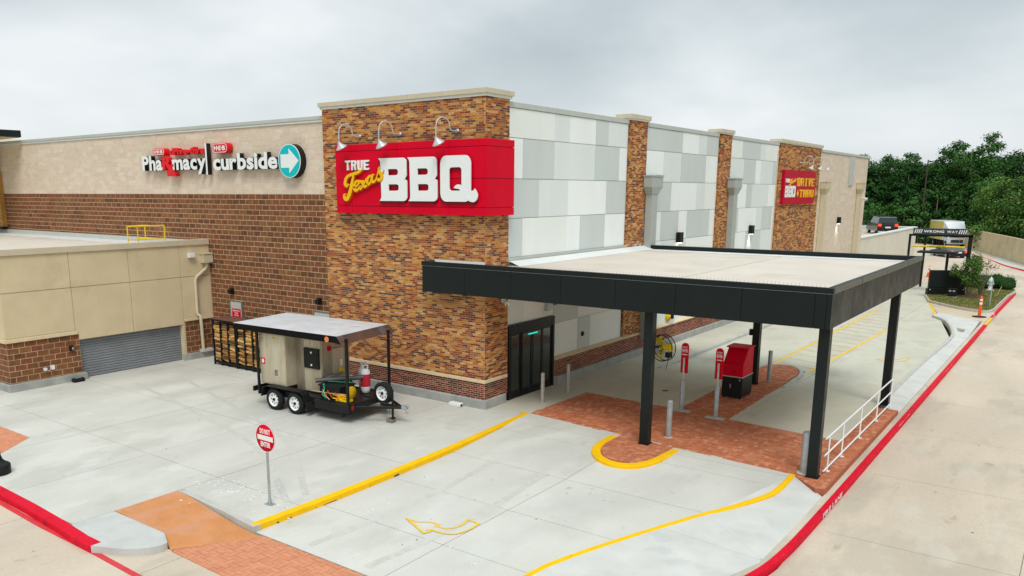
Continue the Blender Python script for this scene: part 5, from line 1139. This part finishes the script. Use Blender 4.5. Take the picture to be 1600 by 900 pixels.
def tank(x, y, m, lab):
    t = thing('gas_cylinder', lab, 'gas cylinder', (x, y, .61))
    b = MB().lathe([(.10, 0), (.125, .02), (.15, .1), (.155, .2), (.155, .62), (.145, .70), (.11, .76), (.05, .79), (.001, .79)], n=22).build('cylinder', tank_w, t)
    if m is not None: MB().lathe([(.158, .22), (.160, .24), (.160, .60), (.158, .62)], n=22).build('red_sleeve', m, t)
    q = MB(); q.tube([(.09*cos(a), .09*sin(a), .74) for a in [pi*k/8 for k in range(3, 20)]], .012, 6, cap=False); q.tube([(.1*cos(a), .1*sin(a), .90) for a in [pi*k/8 for k in range(3, 20)]], .012, 6, cap=False)
    for a in (1.3, 3.2, 4.8, 6.6): q.tube([(.09*cos(a), .09*sin(a), .74), (.1*cos(a), .1*sin(a), .90)], .014, 6)
    q.build('collar_guard', tank_w, t); MB().tube([(0, 0, .78), (0, 0, .86), (.06, -.03, .87)], .02, 8).build('valve', black_p, t)
tank(-2.86, -2.48, tank_r, 'gas cylinder with wide red sleeve on the trailer deck'); tank(-3.16, -2.26, None, 'plain white gas cylinder behind the red one on the trailer')
MB().box(2.3, 2.68, .1, .85, .60, .62).build('deck_plate', black_p, TR)
# tongue
q = MB(); q.tube([(2.7, -.75, .50), (3.95, .02, .50)], .05, 6); q.tube([(2.7, .75, .50), (3.95, -.02, .50)], .05, 6); q.box(3.1, 4.0, -.04, .04, .46, .54); q.build('tongue', black_p, TR)
q = MB(); q.box(3.92, 4.12, -.05, .05, .47, .56); q.tube([(4.0, 0, .56), (4.1, 0, .60), (4.18, 0, .56)], .035, 8); q.build('hitch_coupler', galv, TR)
jk = MB().tube([(3.62, -.08, .16), (3.62, -.08, 1.02)], .035, 10).build('jack_post', black_p, TR); MB().cbox((3.62, -.08, .15), (.14, .14, .02)).build('jack_foot', black_p, jk); MB().tube([(3.62, -.08, 1.0), (3.62, .05, 1.02), (3.62, .05, .94)], .015, 6).build('crank', galv, jk)
MB().tube([(4.0, .03, .48), (4.05, .05, .32), (4.12, .04, .40), (4.15, .03, .30)], .012, 5).tube([(3.4, -.05, .48), (3.5, -.1, .2), (3.6, -.1, .12)], .012, 5).build('safety_chain', galv, TR)
MB().cbox((2.76, -.92, .52), (.03, .1, .12)).build('marker_lamp', tail_off, TR)
wheel(TR, 2.95, .30, .76, -1, 'spare_wheel'); MB().box(2.9, 3.02, .42, .48, .5, 1.0).build('spare_bracket', black_p, TR)
t = tag(bevel(MB().cbox((0, 0, .065), (.22, .2, .13)).build('jack_block', mat('weathered_block', (.22, .19, .16), .9, var=.2), None, (-1.36, -2.94, 0)), .01), 'worn wooden block under the trailer jack foot', 'block')

# ================================================================== FIREWOOD RACKS
def rack(x0, lab, seed):
    W, D, H = 1.42, .78, 1.82
    t = thing('firewood_rack', lab, 'rack', (x0, -.98, 0), group='steel racks of split firewood'); r = .03
    for i in range(4):
        for y in (0, D):
            x = i*W/3; MB().box(x-r, x+r, y-r, y+r, 0, H).build('upright', black_p, t)
    for z in (.12, H):
        for y in (0, D): MB().box(-r, W+r, y-r*.8, y+r*.8, z-r, z+r).build('cross_bar', black_p, t)
        for x in (0, W): MB().box(x-r*.8, x+r*.8, 0, D, z-r, z+r).build('side_bar', black_p, t)
    MB().box(0, W, 0, D, .15, .17).build('floor_plate', black_p, t)
    MB().box(.03, W-.03, .42, .46, .18, H-.06).build('divider_sheet', mat('dark_rusty_sheet', (.06, .035, .022), .8), t)
    R = random.Random(seed)
    base = []
    for k in range(6):
        q = MB(); n = R.choice((4, 5, 5)); L = .40; rr = [(R.uniform(.045, .07), 2*pi*j/n+R.uniform(-.3, .3)) for j in range(n)]
        vs = [(-L/2, a*cos(b), a*sin(b)) for a, b in rr]+[(L/2, a*cos(b)*R.uniform(.85, 1.1), a*sin(b)*R.uniform(.85, 1.1)) for a, b in rr]
        q.add(vs, [(j, (j+1) % n, n+(j+1) % n, n+j) for j in range(n)], 0); q.add(vs, [tuple(range(n))[::-1], tuple(range(n, 2*n))], 1)
        for mm in LOG[:4]:
            me = bpy.data.meshes.new('firewood_log'); me.from_pydata(q.v, [], q.f); me.materials.append(mm); me.materials.append(LOG[1]); me.polygons.foreach_set('material_index', q.m); me.update(); base.append(me)
    for i in range(3):
        z = .23
        while z < H-.12:
            for y in (.06, .24):
                o = bpy.data.objects.new('firewood_log', R.choice(base[0::4]+base[1::4]+base[0::4]+base[2::4]+base[3::4])); COL.objects.link(o)
                o.location = (x0+(i+.5)*W/3+R.uniform(-.02, .02), -.98+y+R.uniform(-.03, .03), z+R.uniform(-.01, .01)); o.rotation_euler = (R.uniform(0, 6), R.uniform(-.12, .2), R.uniform(-.12, .12))
                tag(o, 'split firewood log stacked in the %s black rack by the brown wall' % ('leftmost' if seed == 1 else 'second'), 'log', 'split logs in the %s firewood rack' % ('leftmost' if seed == 1 else 'second'))
            z += R.uniform(.09, .115)
    return t
rack(-12.85, 'leftmost black rack of split firewood beside the annex downspout', 1); rack(-11.33, 'second black rack of split firewood, partly behind the trailer', 2)
tag(MB().box(0, 1.5, 0, .86, 0, .02).build('rusty_sheet_cover', mat('rusty_cover', (.16, .075, .05), .8, var=.2), None, (-12.88, -1.02, 1.86)), 'rusty brown sheet lying over the leftmost firewood rack', 'cover')
tag(MB().box(0, 1.5, 0, .86, 0, .02).build('dark_sheet_cover', black_p, None, (-11.35, -1.02, 1.86)), 'dark sheet lying over the second firewood rack', 'cover')

# ================================================================== LEFT FOREGROUND
lp = thing('street_lamp', 'black lamp post with flared cast base at left edge of the apron', 'street lamp', (-6.02, -12.25, 0))
MB().lathe([(.30, 0), (.30, .22), (.27, .25), (.20, .29), (.14, .36), (.11, .46), (.10, .62)], n=28).build('flared_base', black_m, lp)
MB().tube([(0, 0, .6), (0, 0, 7.5)], [.075, .055], 14).build('pole', black_m, lp); MB().tube([(0, 0, 7.3), (.3, 0, 7.6), (.9, 0, 7.65)], .03, 8).build('arm', black_m, lp); MB().cbox((1.1, 0, 7.62), (.5, .25, .1)).build('lamp_head', black_m, lp)
herring('brick_entry_patch', [[(-14, -10.34), (-8.5, -10.34), (-7.6, -11.5), (-14, -11.5)]], lambda x, y: .006, PAVL, [4, 3, 3], 200, s=.115, seed=15, base_m=MC['crosswalk_joint'])

# ================================================================== FAR END
gt = thing('clearance_gantry', 'black clearance gantry with WRONG WAY sign and yellow hanging bar', 'gantry', (0, 46.5, -.13))
GA, GB = 4.30, 8.03
for x in (GA, GB): MB().box(x-.07, x+.07, -.07, .07, 0, 3.95).build('post', black_p, gt)
for x in (GA+.7, GB-.1): MB().box(x-.07, x+.07, 2.0, 2.14, 0, 3.95).build('rear_post', black_p, gt)
MB().box(GA-.07, GB+.07, -.07, .07, 3.85, 3.99).build('cross_beam', black_p, gt); MB().box(GA+.63, GB, 2.0, 2.14, 3.80, 3.94).build('rear_beam', black_p, gt)
sb = bevel(MB().box(GA+.18, GB-.18, -.16, -.08, 4.0-.03, 4.42).build('sign_board', gsign, gt), .01)
word('WRONG', sb, (0, -.16, 0), (1, 0, 0), (0, -1, 0), GA+.86, GA+2.14, 4.12, .17, white_l, bold=.03, depth=.01); word('WAY', sb, (0, -.16, 0), (1, 0, 0), (0, -1, 0), GA+2.32, GA+2.98, 4.12, .17, white_l, bold=.03, depth=.01)
for s0 in (GA+.26, GA+3.03):
    for k in range(4):
        a = s0+k*.13; me = on_plane(flat([[(a, 4.07), (a+.06, 4.07), (a+.13, 4.34), (a+.07, 4.34)]], .01), (0, -.166, 0), X_, UP, NY); me.materials.append(white_l); link('slash_mark', me, sb)
cbx = MB().tube([(GA+.15, -.12, 3.14), (GB-.2, -.12, 3.14)], .07, 12).build('clearance_bar', rail_y, gt)
word('CLEARANCE 9FT', cbx, (0, -.19, 0), (1, 0, 0), (0, -1, 0), GA+1.3, GA+2.35, 3.10, .08, black_l, bold=.02, depth=.004)
for x in (GA+.5, GB-.6): MB().tube([(x, -.1, 3.2), (x, 0, 3.9)], .008, 5).build('chain', galv, cbx)
oc = thing('order_point_canopy', 'small thin black roof on a single post behind the black board', 'canopy', (6.95, 45.4, 0))
bevel(MB().box(-1.85, .55, -.6, .8, 2.62, 2.74).build('roof_plate', black_m, oc), .01); MB().box(-.08, .08, -.08, .08, 0, 2.62).build('post', black_p, oc)
db = thing('menu_board_back', 'wide black menu board enclosure with small box at its foot, seen from behind', 'menu board', (7.45, 42.6, .02), rz=radians(33))
bevel(MB().box(-1.15, 1.15, 0, .22, .42, 1.66).build('upper_cabinet', black_m, db), .01); bevel(MB().box(-1.22, 1.22, -.03, .3, 0, .42).build('base_skirt', black_p, db), .01)
for k in range(4): MB().box(-1.1, 1.1, -.012, 0, .50+.3*k, .52+.3*k).build('louvre', black_p, db)
for x in (-1.08, 1.08): MB().cbox((x, -.035, .36), (.05, .02, .05)).build('bolt', refl, db)
t = thing('speaker_box', 'small black box with two pale openings in front of the black board', 'box', (7.92, 41.55, .02)); bevel(MB().cbox((0, 0, .3), (.52, .3, .56)).build('box_body', black_m, t), .01); MB().cbox((-.1, -.155, .42), (.13, .01, .05)).cbox((.12, -.155, .42), (.13, .01, .05)).build('opening', refl, t); MB().cbox((0, 0, .02), (.6, .4, .04)).build('pad', con_new, t)
cn = thing('traffic_cone', 'orange traffic cone standing in the lane left of the black board', 'traffic cone', (4.31, 57.2, -.15))
MB().cbox((0, 0, .02), (.42, .42, .04)).build('base', cone_m, cn); MB().lathe([(.17, .04), (.12, .36), (.075, .68), (.03, .95), (.001, .96)], n=18).build('cone', cone_m, cn); MB().lathe([(.118, .40), (.092, .58)], n=18).lathe([(.072, .72), (.055, .82)], n=18).build('white_band', refl, cn)
dl = thing('delineator_post', 'tall orange delineator post with black base before grass island', 'delineator', (10.3, 33.6, -.13))
MB().lathe([(.36, 0), (.36, .03), (.1, .06)], n=20).build('base', black_r, dl); MB().lathe([(.085, .05), (.075, .9), (.065, 1.12), (.03, 1.2), (.001, 1.21)], n=14).build('tube', cone_m, dl); MB().lathe([(.082, .72), (.080, .84)], n=14).lathe([(.076, .93), (.074, 1.03)], n=14).build('white_band', refl, dl)
hy = thing('fire_hydrant', 'silver white fire hydrant standing in dry grass', 'fire hydrant', (9.55, 47.4, .02))
MB().lathe([(.26, 0), (.26, .05), (.13, .07), (.12, .55), (.17, .58), (.17, .64), (.14, .78), (.07, .88), (.03, .92), (.03, .97), (.001, .98)], n=18).build('barrel', hydr_w, hy)
for d in ((1, 0), (-1, 0), (0, -1)): MB().tube([(0, 0, .48), (d[0]*.2, d[1]*.2, .48)], .07, 10).build('outlet_cap', hydr_w, hy)
t = thing('sign_post', 'bare galvanised sign post seen edge-on in front of the hydrant', 'sign post', (10.42, 37.6, .02)); MB().cbox((0, 0, .85), (.05, .05, 1.7)).build('post', galv, t); MB().box(-.02, 0, -.15, .15, 1.25, 1.72).build('sign_plate', galv, t)
t = thing('marker_stake', 'thin leaning pale stake in the grass', 'stake', (10.24, 43.9, .02)); MB().tube([(0, 0, 0), (.22, .1, .68)], .018, 6).build('stake', trimst, t)

# cream retaining wall, fence
rw = thing('retaining_wall', 'smooth cream painted wall running on beyond end of the store', 'wall'); MB().box(-.35, -.02, 51.45, 77, -.4, 3.14).build('wall_face', cream_w, rw); bevel(MB().box(-.42, .06, 51.4, 77.1, 3.14, 3.26).build('cap', flash, rw), .01)
MB().box(-30, -.35, 76.7, 77, -.4, 3.14).build('return_wall', cream_w, rw); MB().box(-30, -.42, 76.65, 77.1, 3.14, 3.26).build('return_cap', flash, rw)
fe = thing('boundary_fence', 'long tan boundary fence of tall vertical panels before the woods', 'fence')
FP = dens([(30, 28), (22, 45), (16, 60), (12.6, 68.5), (9.8, 76.2), (6.9, 86.0), (2.7, 99.2), (-4.5, 118)], 24)
acc = 0; last = Vector((*FP[0], 0)); pts = [last]
for a, b in FP[1:]:
    v = Vector((a, b, 0))
    while (v-last).length >= .62: last = last+(v-last).normalized()*.62; pts.append(last)
ft = MB(); zb = zroad(20, 0)+.1
for i, (a, b) in enumerate(zip(pts, pts[1:])):
    t_ = (b-a).normalized(); nn = Vector((-t_.y, t_.x, 0)); c = (a+b)/2
    M = Matrix.Translation((a.x, a.y, 0)) @ Matrix(((t_.x, nn.x, 0, 0), (t_.y, nn.y, 0, 0), (0, 0, 1, 0), (0, 0, 0, 1)))
    q = MB(); q.box(.07, .62, -.03, .03, zb-.1, zb+2.32, 0, M); q.box(0, .07, .005, .02, zb-.1, zb+2.3, 1, M)
    q.build('fence_panel', [fence_m, fence_d], fe); ft.box(0, .63, -.07, .07, zb+2.32, zb+2.42, 0, M)
ft.build('fence_cap', trimst, fe)

# ---- vehicles -------------------------------------------------------------------------------------
def car(name, lab, loc, rz, L, W, prof, cab, paint, lamps, glassm=glass, wb=.33):
    """prof: body side outline (x, z); cab: greenhouse outline; nose towards +x; lamps = material of tail lamps"""
    t = thing(name, lab, cat_of[name], loc, rz=rz)
    def loft(pr, w0, w1f):
        q = MB(); n = len(pr); vs = []
        for s in (-1, 1):
            for x, z in pr: vs.append((x, s*w1f(z), z))
        q.add(vs, [tuple(range(n))] + [tuple(range(n, 2*n))[::-1]] + [(i, n+i, n+(i+1) % n, (i+1) % n) for i in range(n)]); return q
    zt = max(z for _, z in prof)
    b = loft(prof, W, lambda z: W/2*(1-.05*max(0, (z-.5)/zt))).build('body', paint, t); bevel(b, .05, 2)
    z0, z1 = min(z for _, z in cab), max(z for _, z in cab)
    g = loft(cab, W, lambda z: W/2*(.95-.15*(z-z0)/(z1-z0))).build('windows', glassm, t); bevel(g, .03, 2)
    xs = [x for x, z in cab if z > z1-.05]; MB().box(min(xs)+.02, max(xs)-.02, -W/2*.78, W/2*.78, z1-.01, z1+.035).build('roof', paint, t)
    R_ = .36
    for x in (-L/2+L*.2, L/2-L*.19):
        for s in (-1, 1):
            wh = MB().lathe([(.001, -.11), (R_-.02, -.11), (R_, -.08), (R_, .08), (R_-.02, .11), (.001, .11)], (x, s*(W/2-.12), R_), axis='y', n=20).build('wheel', black_r, t)
            MB().lathe([(.22, s*.115), (.05, s*.12), (.001, s*.12)], (x, s*(W/2-.12), R_), axis='y', n=16).build('rim', galv, wh)
    for s in (-1, 1):
        MB().cbox((-L/2+.03, s*(W/2-.2), .95 if name != 'sedan' else .8), (.12, .26, .2)).build('tail_lamp', lamps, t)
        MB().cbox((L/2-.06, s*(W/2-.25), .75), (.12, .3, .16)).build('headlight', refl, t)
        MB().cbox((L*.12, s*(W/2+.08), 1.08), (.12, .16, .12)).build('mirror', paint, t)
    MB().box(-L/2-.05, -L/2+.1, -W/2+.08, W/2-.08, .38, .58).build('bumper', black_r, t); MB().cbox((-L/2-.03, 0, .72), (.03, .5, .14)).build('number_plate', refl, t)
    return t
cat_of = {'sport_utility_vehicle': 'car', 'pickup_truck': 'truck', 'sedan': 'car'}
car('sport_utility_vehicle', 'black SUV with lit tail lamps on the upper road behind the cream wall', (-2.7, 73.4, 2.6), radians(114), 4.8, 1.95,
    [(-2.4, .35), (-2.4, 1.05), (-2.3, 1.12), (1.0, 1.12), (2.2, 1.0), (2.4, .8), (2.4, .35)], [(-2.3, 1.12), (-2.15, 1.75), (.5, 1.78), (1.15, 1.12)], car_black, tail)
car('sedan', 'white car partly cut off beside the store corner, ahead of the SUV', (-5.6, 70.0, 2.6), radians(100), 4.5, 1.8, [(-2.25, .3), (-2.25, .85), (-2.1, .95), (1.2, .92), (2.1, .75), (2.25, .3)], [(-1.7, .92), (-1.1, 1.38), (.3, 1.4), (1.1, .92)], car_white, tail_off)
car('sedan', 'dark teal car parked behind the white one at the store corner', (-7.6, 83, 2.2), radians(70), 4.5, 1.8, [(-2.25, .3), (-2.25, .85), (-2.1, .95), (1.2, .92), (2.1, .75), (2.25, .3)], [(-1.7, .92), (-1.1, 1.38), (.3, 1.4), (1.1, .92)], car_teal, tail)
car('sedan', 'low dark car with lit tail lamps driving away behind the gantry', (2.35, 83.2, -.28), radians(124), 4.7, 1.85,
    [(-2.35, .3), (-2.35, .86), (-2.2, .92), (1.2, .88), (2.2, .72), (2.35, .3)], [(-1.7, .9), (-1.0, 1.28), (.3, 1.3), (1.1, .88)], car_navy, tail)
bt = thing('box_truck', 'white box truck with yellow side coming round the bend behind the gantry', 'truck', (.1, 103.0, -.25), rz=radians(-66))
bevel(MB().box(-5.2, .6, -1.2, 1.2, .95, 3.35).build('cargo_box', car_white, bt), .04)
MB().box(-5.1, .5, -1.215, -1.2, 1.0, 3.28).build('yellow_side_panel', box_y, bt)
q = MB(); q.add([(.75, -1.05, .5), (2.3, -1.05, .5), (2.3, -1.05, 1.3), (1.95, -1.0, 2.35), (.75, -1.0, 2.4), (.75, 1.05, .5), (2.3, 1.05, .5), (2.3, 1.05, 1.3), (1.95, 1.0, 2.35), (.75, 1.0, 2.4)], [(0, 1, 2, 3, 4), (9, 8, 7, 6, 5), (1, 6, 7, 2), (2, 7, 8, 3), (3, 8, 9, 4), (4, 9, 5, 0), (0, 5, 6, 1)])
cb_ = bevel(q.build('cab', car_white, bt), .06); MB().add([(2.31, -.9, 1.36), (2.31, .9, 1.36), (2.01, .88, 2.22), (2.01, -.88, 2.22)], [(0, 1, 2, 3)]).build('windscreen', glass_g, cb_); MB().add([(1.0, -1.055, 1.35), (1.9, -1.055, 1.35), (1.75, -1.04, 2.1), (1.0, -1.04, 2.1)], [(0, 1, 2, 3)]).build('side_window', glass_g, cb_)
MB().box(2.3, 2.36, -.7, .7, .7, 1.05).build('grille', gsign, cb_); 
q = MB(); q.add([(.6, -1.15, 2.45), (1.9, -1.0, 2.45), (.6, 1.15, 2.45), (1.9, 1.0, 2.45), (.6, -1.15, 3.3), (.6, 1.15, 3.3)], [(0, 1, 4), (2, 5, 3), (0, 2, 3, 1), (1, 3, 5, 4), (0, 4, 5, 2)]).build('wind_deflector', car_white, bt)
for s in (-1, 1): MB().cbox((2.3, s*.85, .85), (.08, .3, .2)).build('headlight', refl, bt); MB().cbox((2.05, s*1.25, 1.8), (.1, .2, .45)).build('mirror', black_p, bt)
for x in (1.5, -3.4):
    for s in (-1, 1): wh = MB().lathe([(.001, -.14), (.44, -.14), (.46, -.1), (.46, .1), (.44, .14), (.001, .14)], (x, s*.98, .46), axis='y', n=20).build('wheel', black_r, bt); MB().lathe([(.25, s*.145), (.001, s*.15)], (x, s*.98, .46), axis='y', n=14).build('rim', galv, wh)
MB().box(-5.0, .8, -.5, .5, .6, .94).build('chassis', black_r, bt)
t = thing('utility_pole', 'dark wooden utility pole rising in front of the woods', 'pole', (-4.3, 108, -.2)); MB().tube([(0, 0, 0), (0, 0, 11.3)], [.12, .08], 10).build('pole', mat('pole_wood', (.07, .05, .04), .9), t); MB().tube([(0, 0, 11), (1.1, 0, 11.2)], .05, 6).build('arm', black_p, t); MB().cbox((1.3, 0, 11.2), (.6, .3, .12)).build('lamp_head', black_p, t)

# ================================================================== TREES
def crown_mesh(name, lobes, dens_, size, seed, wts=(4, 5, 4, 2, 0)):
    R = random.Random(seed); q = MB(); mi = [0, 1, 2, 3, 4]
    for c, r in lobes:
        c = Vector(c); n = int(dens_*r[0]*r[2]); 
        tone = R.choices(mi, wts)[0]
        for _ in range(n):
            v = Vector((R.gauss(0, 1), R.gauss(0, 1), R.gauss(0, 1))).normalized()*(R.random()**.33)
            if R.random() < .28: v = v.normalized()*R.uniform(.9, 1.5)
            p = c+Vector((v.x*r[0], v.y*r[1], v.z*r[2]))
            nrm = (v+Vector((R.uniform(-.8, .8), R.uniform(-.8, .8), R.uniform(-.2, 1.0)))).normalized()
            a = nrm.orthogonal().normalized(); b = nrm.cross(a); th = R.uniform(0, 6.3); a, b = a*cos(th)+b*sin(th), b*cos(th)-a*sin(th)
            s = size*R.uniform(.5, 1.25); k = R.uniform(.45, .8)
            q.add([p-a*s, p-b*s*k*.9+a*s*.1, p+a*s, p+b*s*k+a*s*.1], [(0, 1, 2, 3)], tone if R.random() < .3 else R.choices(mi, wts)[0])
    return q
def tree(x, y, h, r, seed, lab, wts=(4, 5, 4, 2, 0), size=.30, nl=26, base=.25, group=None, dn=95, name='broadleaf_tree', z0=-.45):
    R = random.Random(seed*13+5); t = thing(name, lab, 'tree', (x, y, z0), group=group)
    trunk = MB(); H = h*.82; lean = R.uniform(-.06, .06)
    trunk.tube([(0, 0, -.2), (lean*h*.3, 0, h*.2), (lean*h*.6, .1, h*.5), (lean*h, 0, H)], [h*.024+.05, h*.02+.03, h*.014+.02, .04], 8)
    lobes = []
    for i in range(nl):
        f = i/(nl-1); zz_ = h*(base+(.93-base)*f); prof_ = sin(pi*min(1, .22+.78*(1-f)**.9))**.7 if f > .3 else .75+.25*f/.3
        rr = r*prof_*sqrt(R.uniform(.05, 1)); a = R.uniform(0, 6.28); s = r*R.uniform(.16, .40)*(1-.3*f)
        c = (lean*h*f+rr*cos(a), rr*sin(a)*.9, zz_+R.uniform(-.4, .4)); lobes.append((c, (s, s, s*R.uniform(.6, .9))))
        if i % 9 == 4 and f < .5: trunk.tube([(lean*zz_*.6, 0, zz_*.62), ((c[0]+lean*zz_)*.5, c[1]*.5, zz_*.82), c], [h*.008+.02, h*.005+.015, .015], 5)
    trunk.build('trunk', bark, t); crown_mesh('crown', lobes, dn, size, seed, wts).build('crown', LEAF[:5], t)
    return t
TL = [ # x, y, height, crown radius, tone
    (-14.6, 118, 13.2, 4.2, 0, 'dense tree at left end of the woods, next to the store corner'), (-10.9, 122, 13.6, 4.2, 1, 'dark tree behind the black SUV'), (-7.9, 116, 12.0, 3.6, 2, 'green tree above the right end of the cream wall'),
    (-5.6, 121, 11.9, 3.8, 0, 'dark tree just left of the utility pole'), (-3.0, 117, 12.9, 3.7, 1, 'green tree just right of the utility pole'), (-1.0, 118, 13.6, 3.6, 0, 'tree on the left shoulder of the tallest crown'),
    (.7, 114, 15.6, 4.3, 3, 'tallest tree, its open crown above the box truck'), (3.2, 120, 12.3, 4.4, 2, 'dark tree right of the tallest one'), (5.9, 124, 13.4, 4.8, 2, 'dark tree at the right edge of the picture behind the fence')]
WT = [(4, 6, 3, 1, 0), (3, 4, 5, 1, 0), (3, 2, 7, 0, 0), (3, 7, 2, 3, 0)]
for i, (x, y, h, r, k, lab) in enumerate(TL): tree(x, y, h, r, 100+i, lab, WT[k], nl=75, base=.08, size=.17, dn=380, group='tall trees of the woods beyond the fence')
for i, (x, y, h, r, lab) in enumerate(((-9.6, 107, 5.8, 2.8, 'low leafy tree behind the cream wall'), (-6.8, 109, 6.6, 3.0, 'low leafy tree left of the pole foot'), (-3.0, 110, 8.0, 3.2, 'bushy mid-green tree above the truck cab'), (1.3, 111, 9.6, 3.6, 'bright bushy tree under the tallest crown'), (-.9, 111, 6.8, 3.0, 'low dark tree behind the box truck'), (4.1, 105, 8.2, 3.4, 'leafy tree between the truck and the yellow-green one'))):
    tree(x, y, h, r, 200+i, lab, (3, 7, 2, 4, 0) if i != 4 else (3, 2, 6, 0, 0), nl=40, base=.1, size=.22, dn=260, group='lower trees at the edge of the woods')
tree(6.9, 98, 9.2, 4.2, 301, 'yellow-green bushy tree closest behind the tan fence', (1, 4, 0, 5, 6), nl=70, base=.08, size=.16, dn=330)
for i_, (x, y, h, r_, lab) in enumerate(((17.5, 92, 10.5, 4.4, 'tall tree beyond the right picture edge behind fence'), (22.5, 78, 10.0, 4.6, 'tree farther right behind the fence, outside the picture'), (28.5, 64, 9.5, 4.4, 'rightmost tree behind the fence, outside the picture'))):
    tree(x, y, h, r_, 400+i_, lab, (3, 7, 2, 4, 0), nl=40, base=.1, size=.24, dn=200)
tree(10.6, 94, 9.2, 4.2, 302, 'second yellow-green tree at the right picture edge behind fence', (2, 5, 1, 4, 4), nl=50, base=.12, size=.18, dn=300)
# undergrowth that closes the wood: one mass
R = random.Random(77); lob = [((x, 119+R.uniform(-2, 8), R.uniform(.8, 7.5)), (2.4, 2.0, 1.9)) for x in [-34+.62*k for k in range(105)]] + [((x, 124+R.uniform(0, 6), R.uniform(5, 9.5)), (3, 2.5, 2)) for x in [-36+1.2*k for k in range(55)]]
o = crown_mesh('undergrowth', lob, 150, .32, 78, (3, 3, 7, 1, 0)).build('undergrowth', LEAF[:5], None, (0, 0, 0), kind='stuff'); tag(o, 'dense dark undergrowth filling the woods behind the fence', 'undergrowth')
# island shrubs and the flowering tree
ct = thing('ornamental_tree', 'slender multi-stem ornamental tree planted on the grass island', 'tree', (8.83, 42.06, .05))
R = random.Random(9); q = MB(); lobes = []
for k in range(9):
    a = 2*pi*k/9; q.tube([(.07*cos(a), .07*sin(a), 0), (.22*cos(a), .22*sin(a), .8), (.55*cos(a)*R.uniform(.6, 1), .5*sin(a), 1.9)], [.028, .02, .01], 6)
q.build('stems', bark, ct)
for k in range(40):
    a, rr = R.uniform(0, 6.3), R.uniform(.1, 1.0)**.6*1.12; z = R.uniform(.85, 2.6); f = 1-abs(z-1.7)/1.4; lobes.append(((rr*f*cos(a)*1.05, rr*f*sin(a), z), (.24, .24, .26)))
crown_mesh('crown', lobes, 2600, .055, 10, (1, 6, 0, 5, 6)).build('crown', LEAF[:5], ct)
ct2 = thing('ornamental_tree', 'pale twiggy crape myrtle with sparse pink tips behind the fuller one', 'tree', (9.3, 43.9, .05))
q = MB(); tips = []
for k in range(16):
    a = 2*pi*k/16; b = [(.06*cos(a), .06*sin(a), 0), (.25*cos(a), .25*sin(a), .9), (.6*cos(a)*R.uniform(.5, 1.2), .6*sin(a), 1.7+R.uniform(0, .6))]; q.tube(b, [.022, .015, .006], 5); tips.append(b[2])
q.build('stems', bark, ct2); crown_mesh('crown', [(p, (.18, .18, .2)) for p in tips], 900, .05, 12, (1, 2, 1, 2, 4)).build('crown', [LEAF[0], LEAF[1], LEAF[2], LEAF[5], LEAF[4]], ct2)
def shrub(x, y, r, h, seed, lab):
    t = thing('round_shrub', lab, 'shrub', (x, y, .02), group='clipped dark shrubs on the grass island')
    q = MB(); q.lathe([(.05, 0), (r*.8, h*.15), (r*.88, h*.45), (r*.7, h*.75), (r*.3, h*.92), (.01, h*.95)], n=14); q.build('inner_branches', LEAF[2], t)
    R = random.Random(seed); lo = [((r*.55*cos(a)*R.uniform(.3, 1), r*.55*sin(a)*R.uniform(.3, 1), h*R.uniform(.3, .7)), (r*.5, r*.5, h*.35)) for a in [R.uniform(0, 6.3) for _ in range(14)]]
    crown_mesh('foliage', lo, 1800, .05, seed, (5, 2, 6, 0, 0)).build('foliage', LEAF[:5], t)
for x, y, r, h, l in ((9.0, 48.7, .75, 1.0, 'clipped dark shrub partly behind the ornamental tree'), (9.75, 49.3, .75, 1.05, 'clipped dark shrub just right of the hydrant'), (10.45, 48.6, .62, .95, 'clipped dark shrub at the right tip of the island'), (8.1, 49.0, .6, .8, 'low dark shrub hidden behind the twiggy tree')): shrub(x, y, r, h, int(x*10), l)
for n_ in ('camera', 'sun'):
    pass
print('objects', len(bpy.data.objects), 'tris', sum(sum(len(p.vertices)-2 for p in o.data.polygons) for o in bpy.data.objects if o.type == 'MESH'))
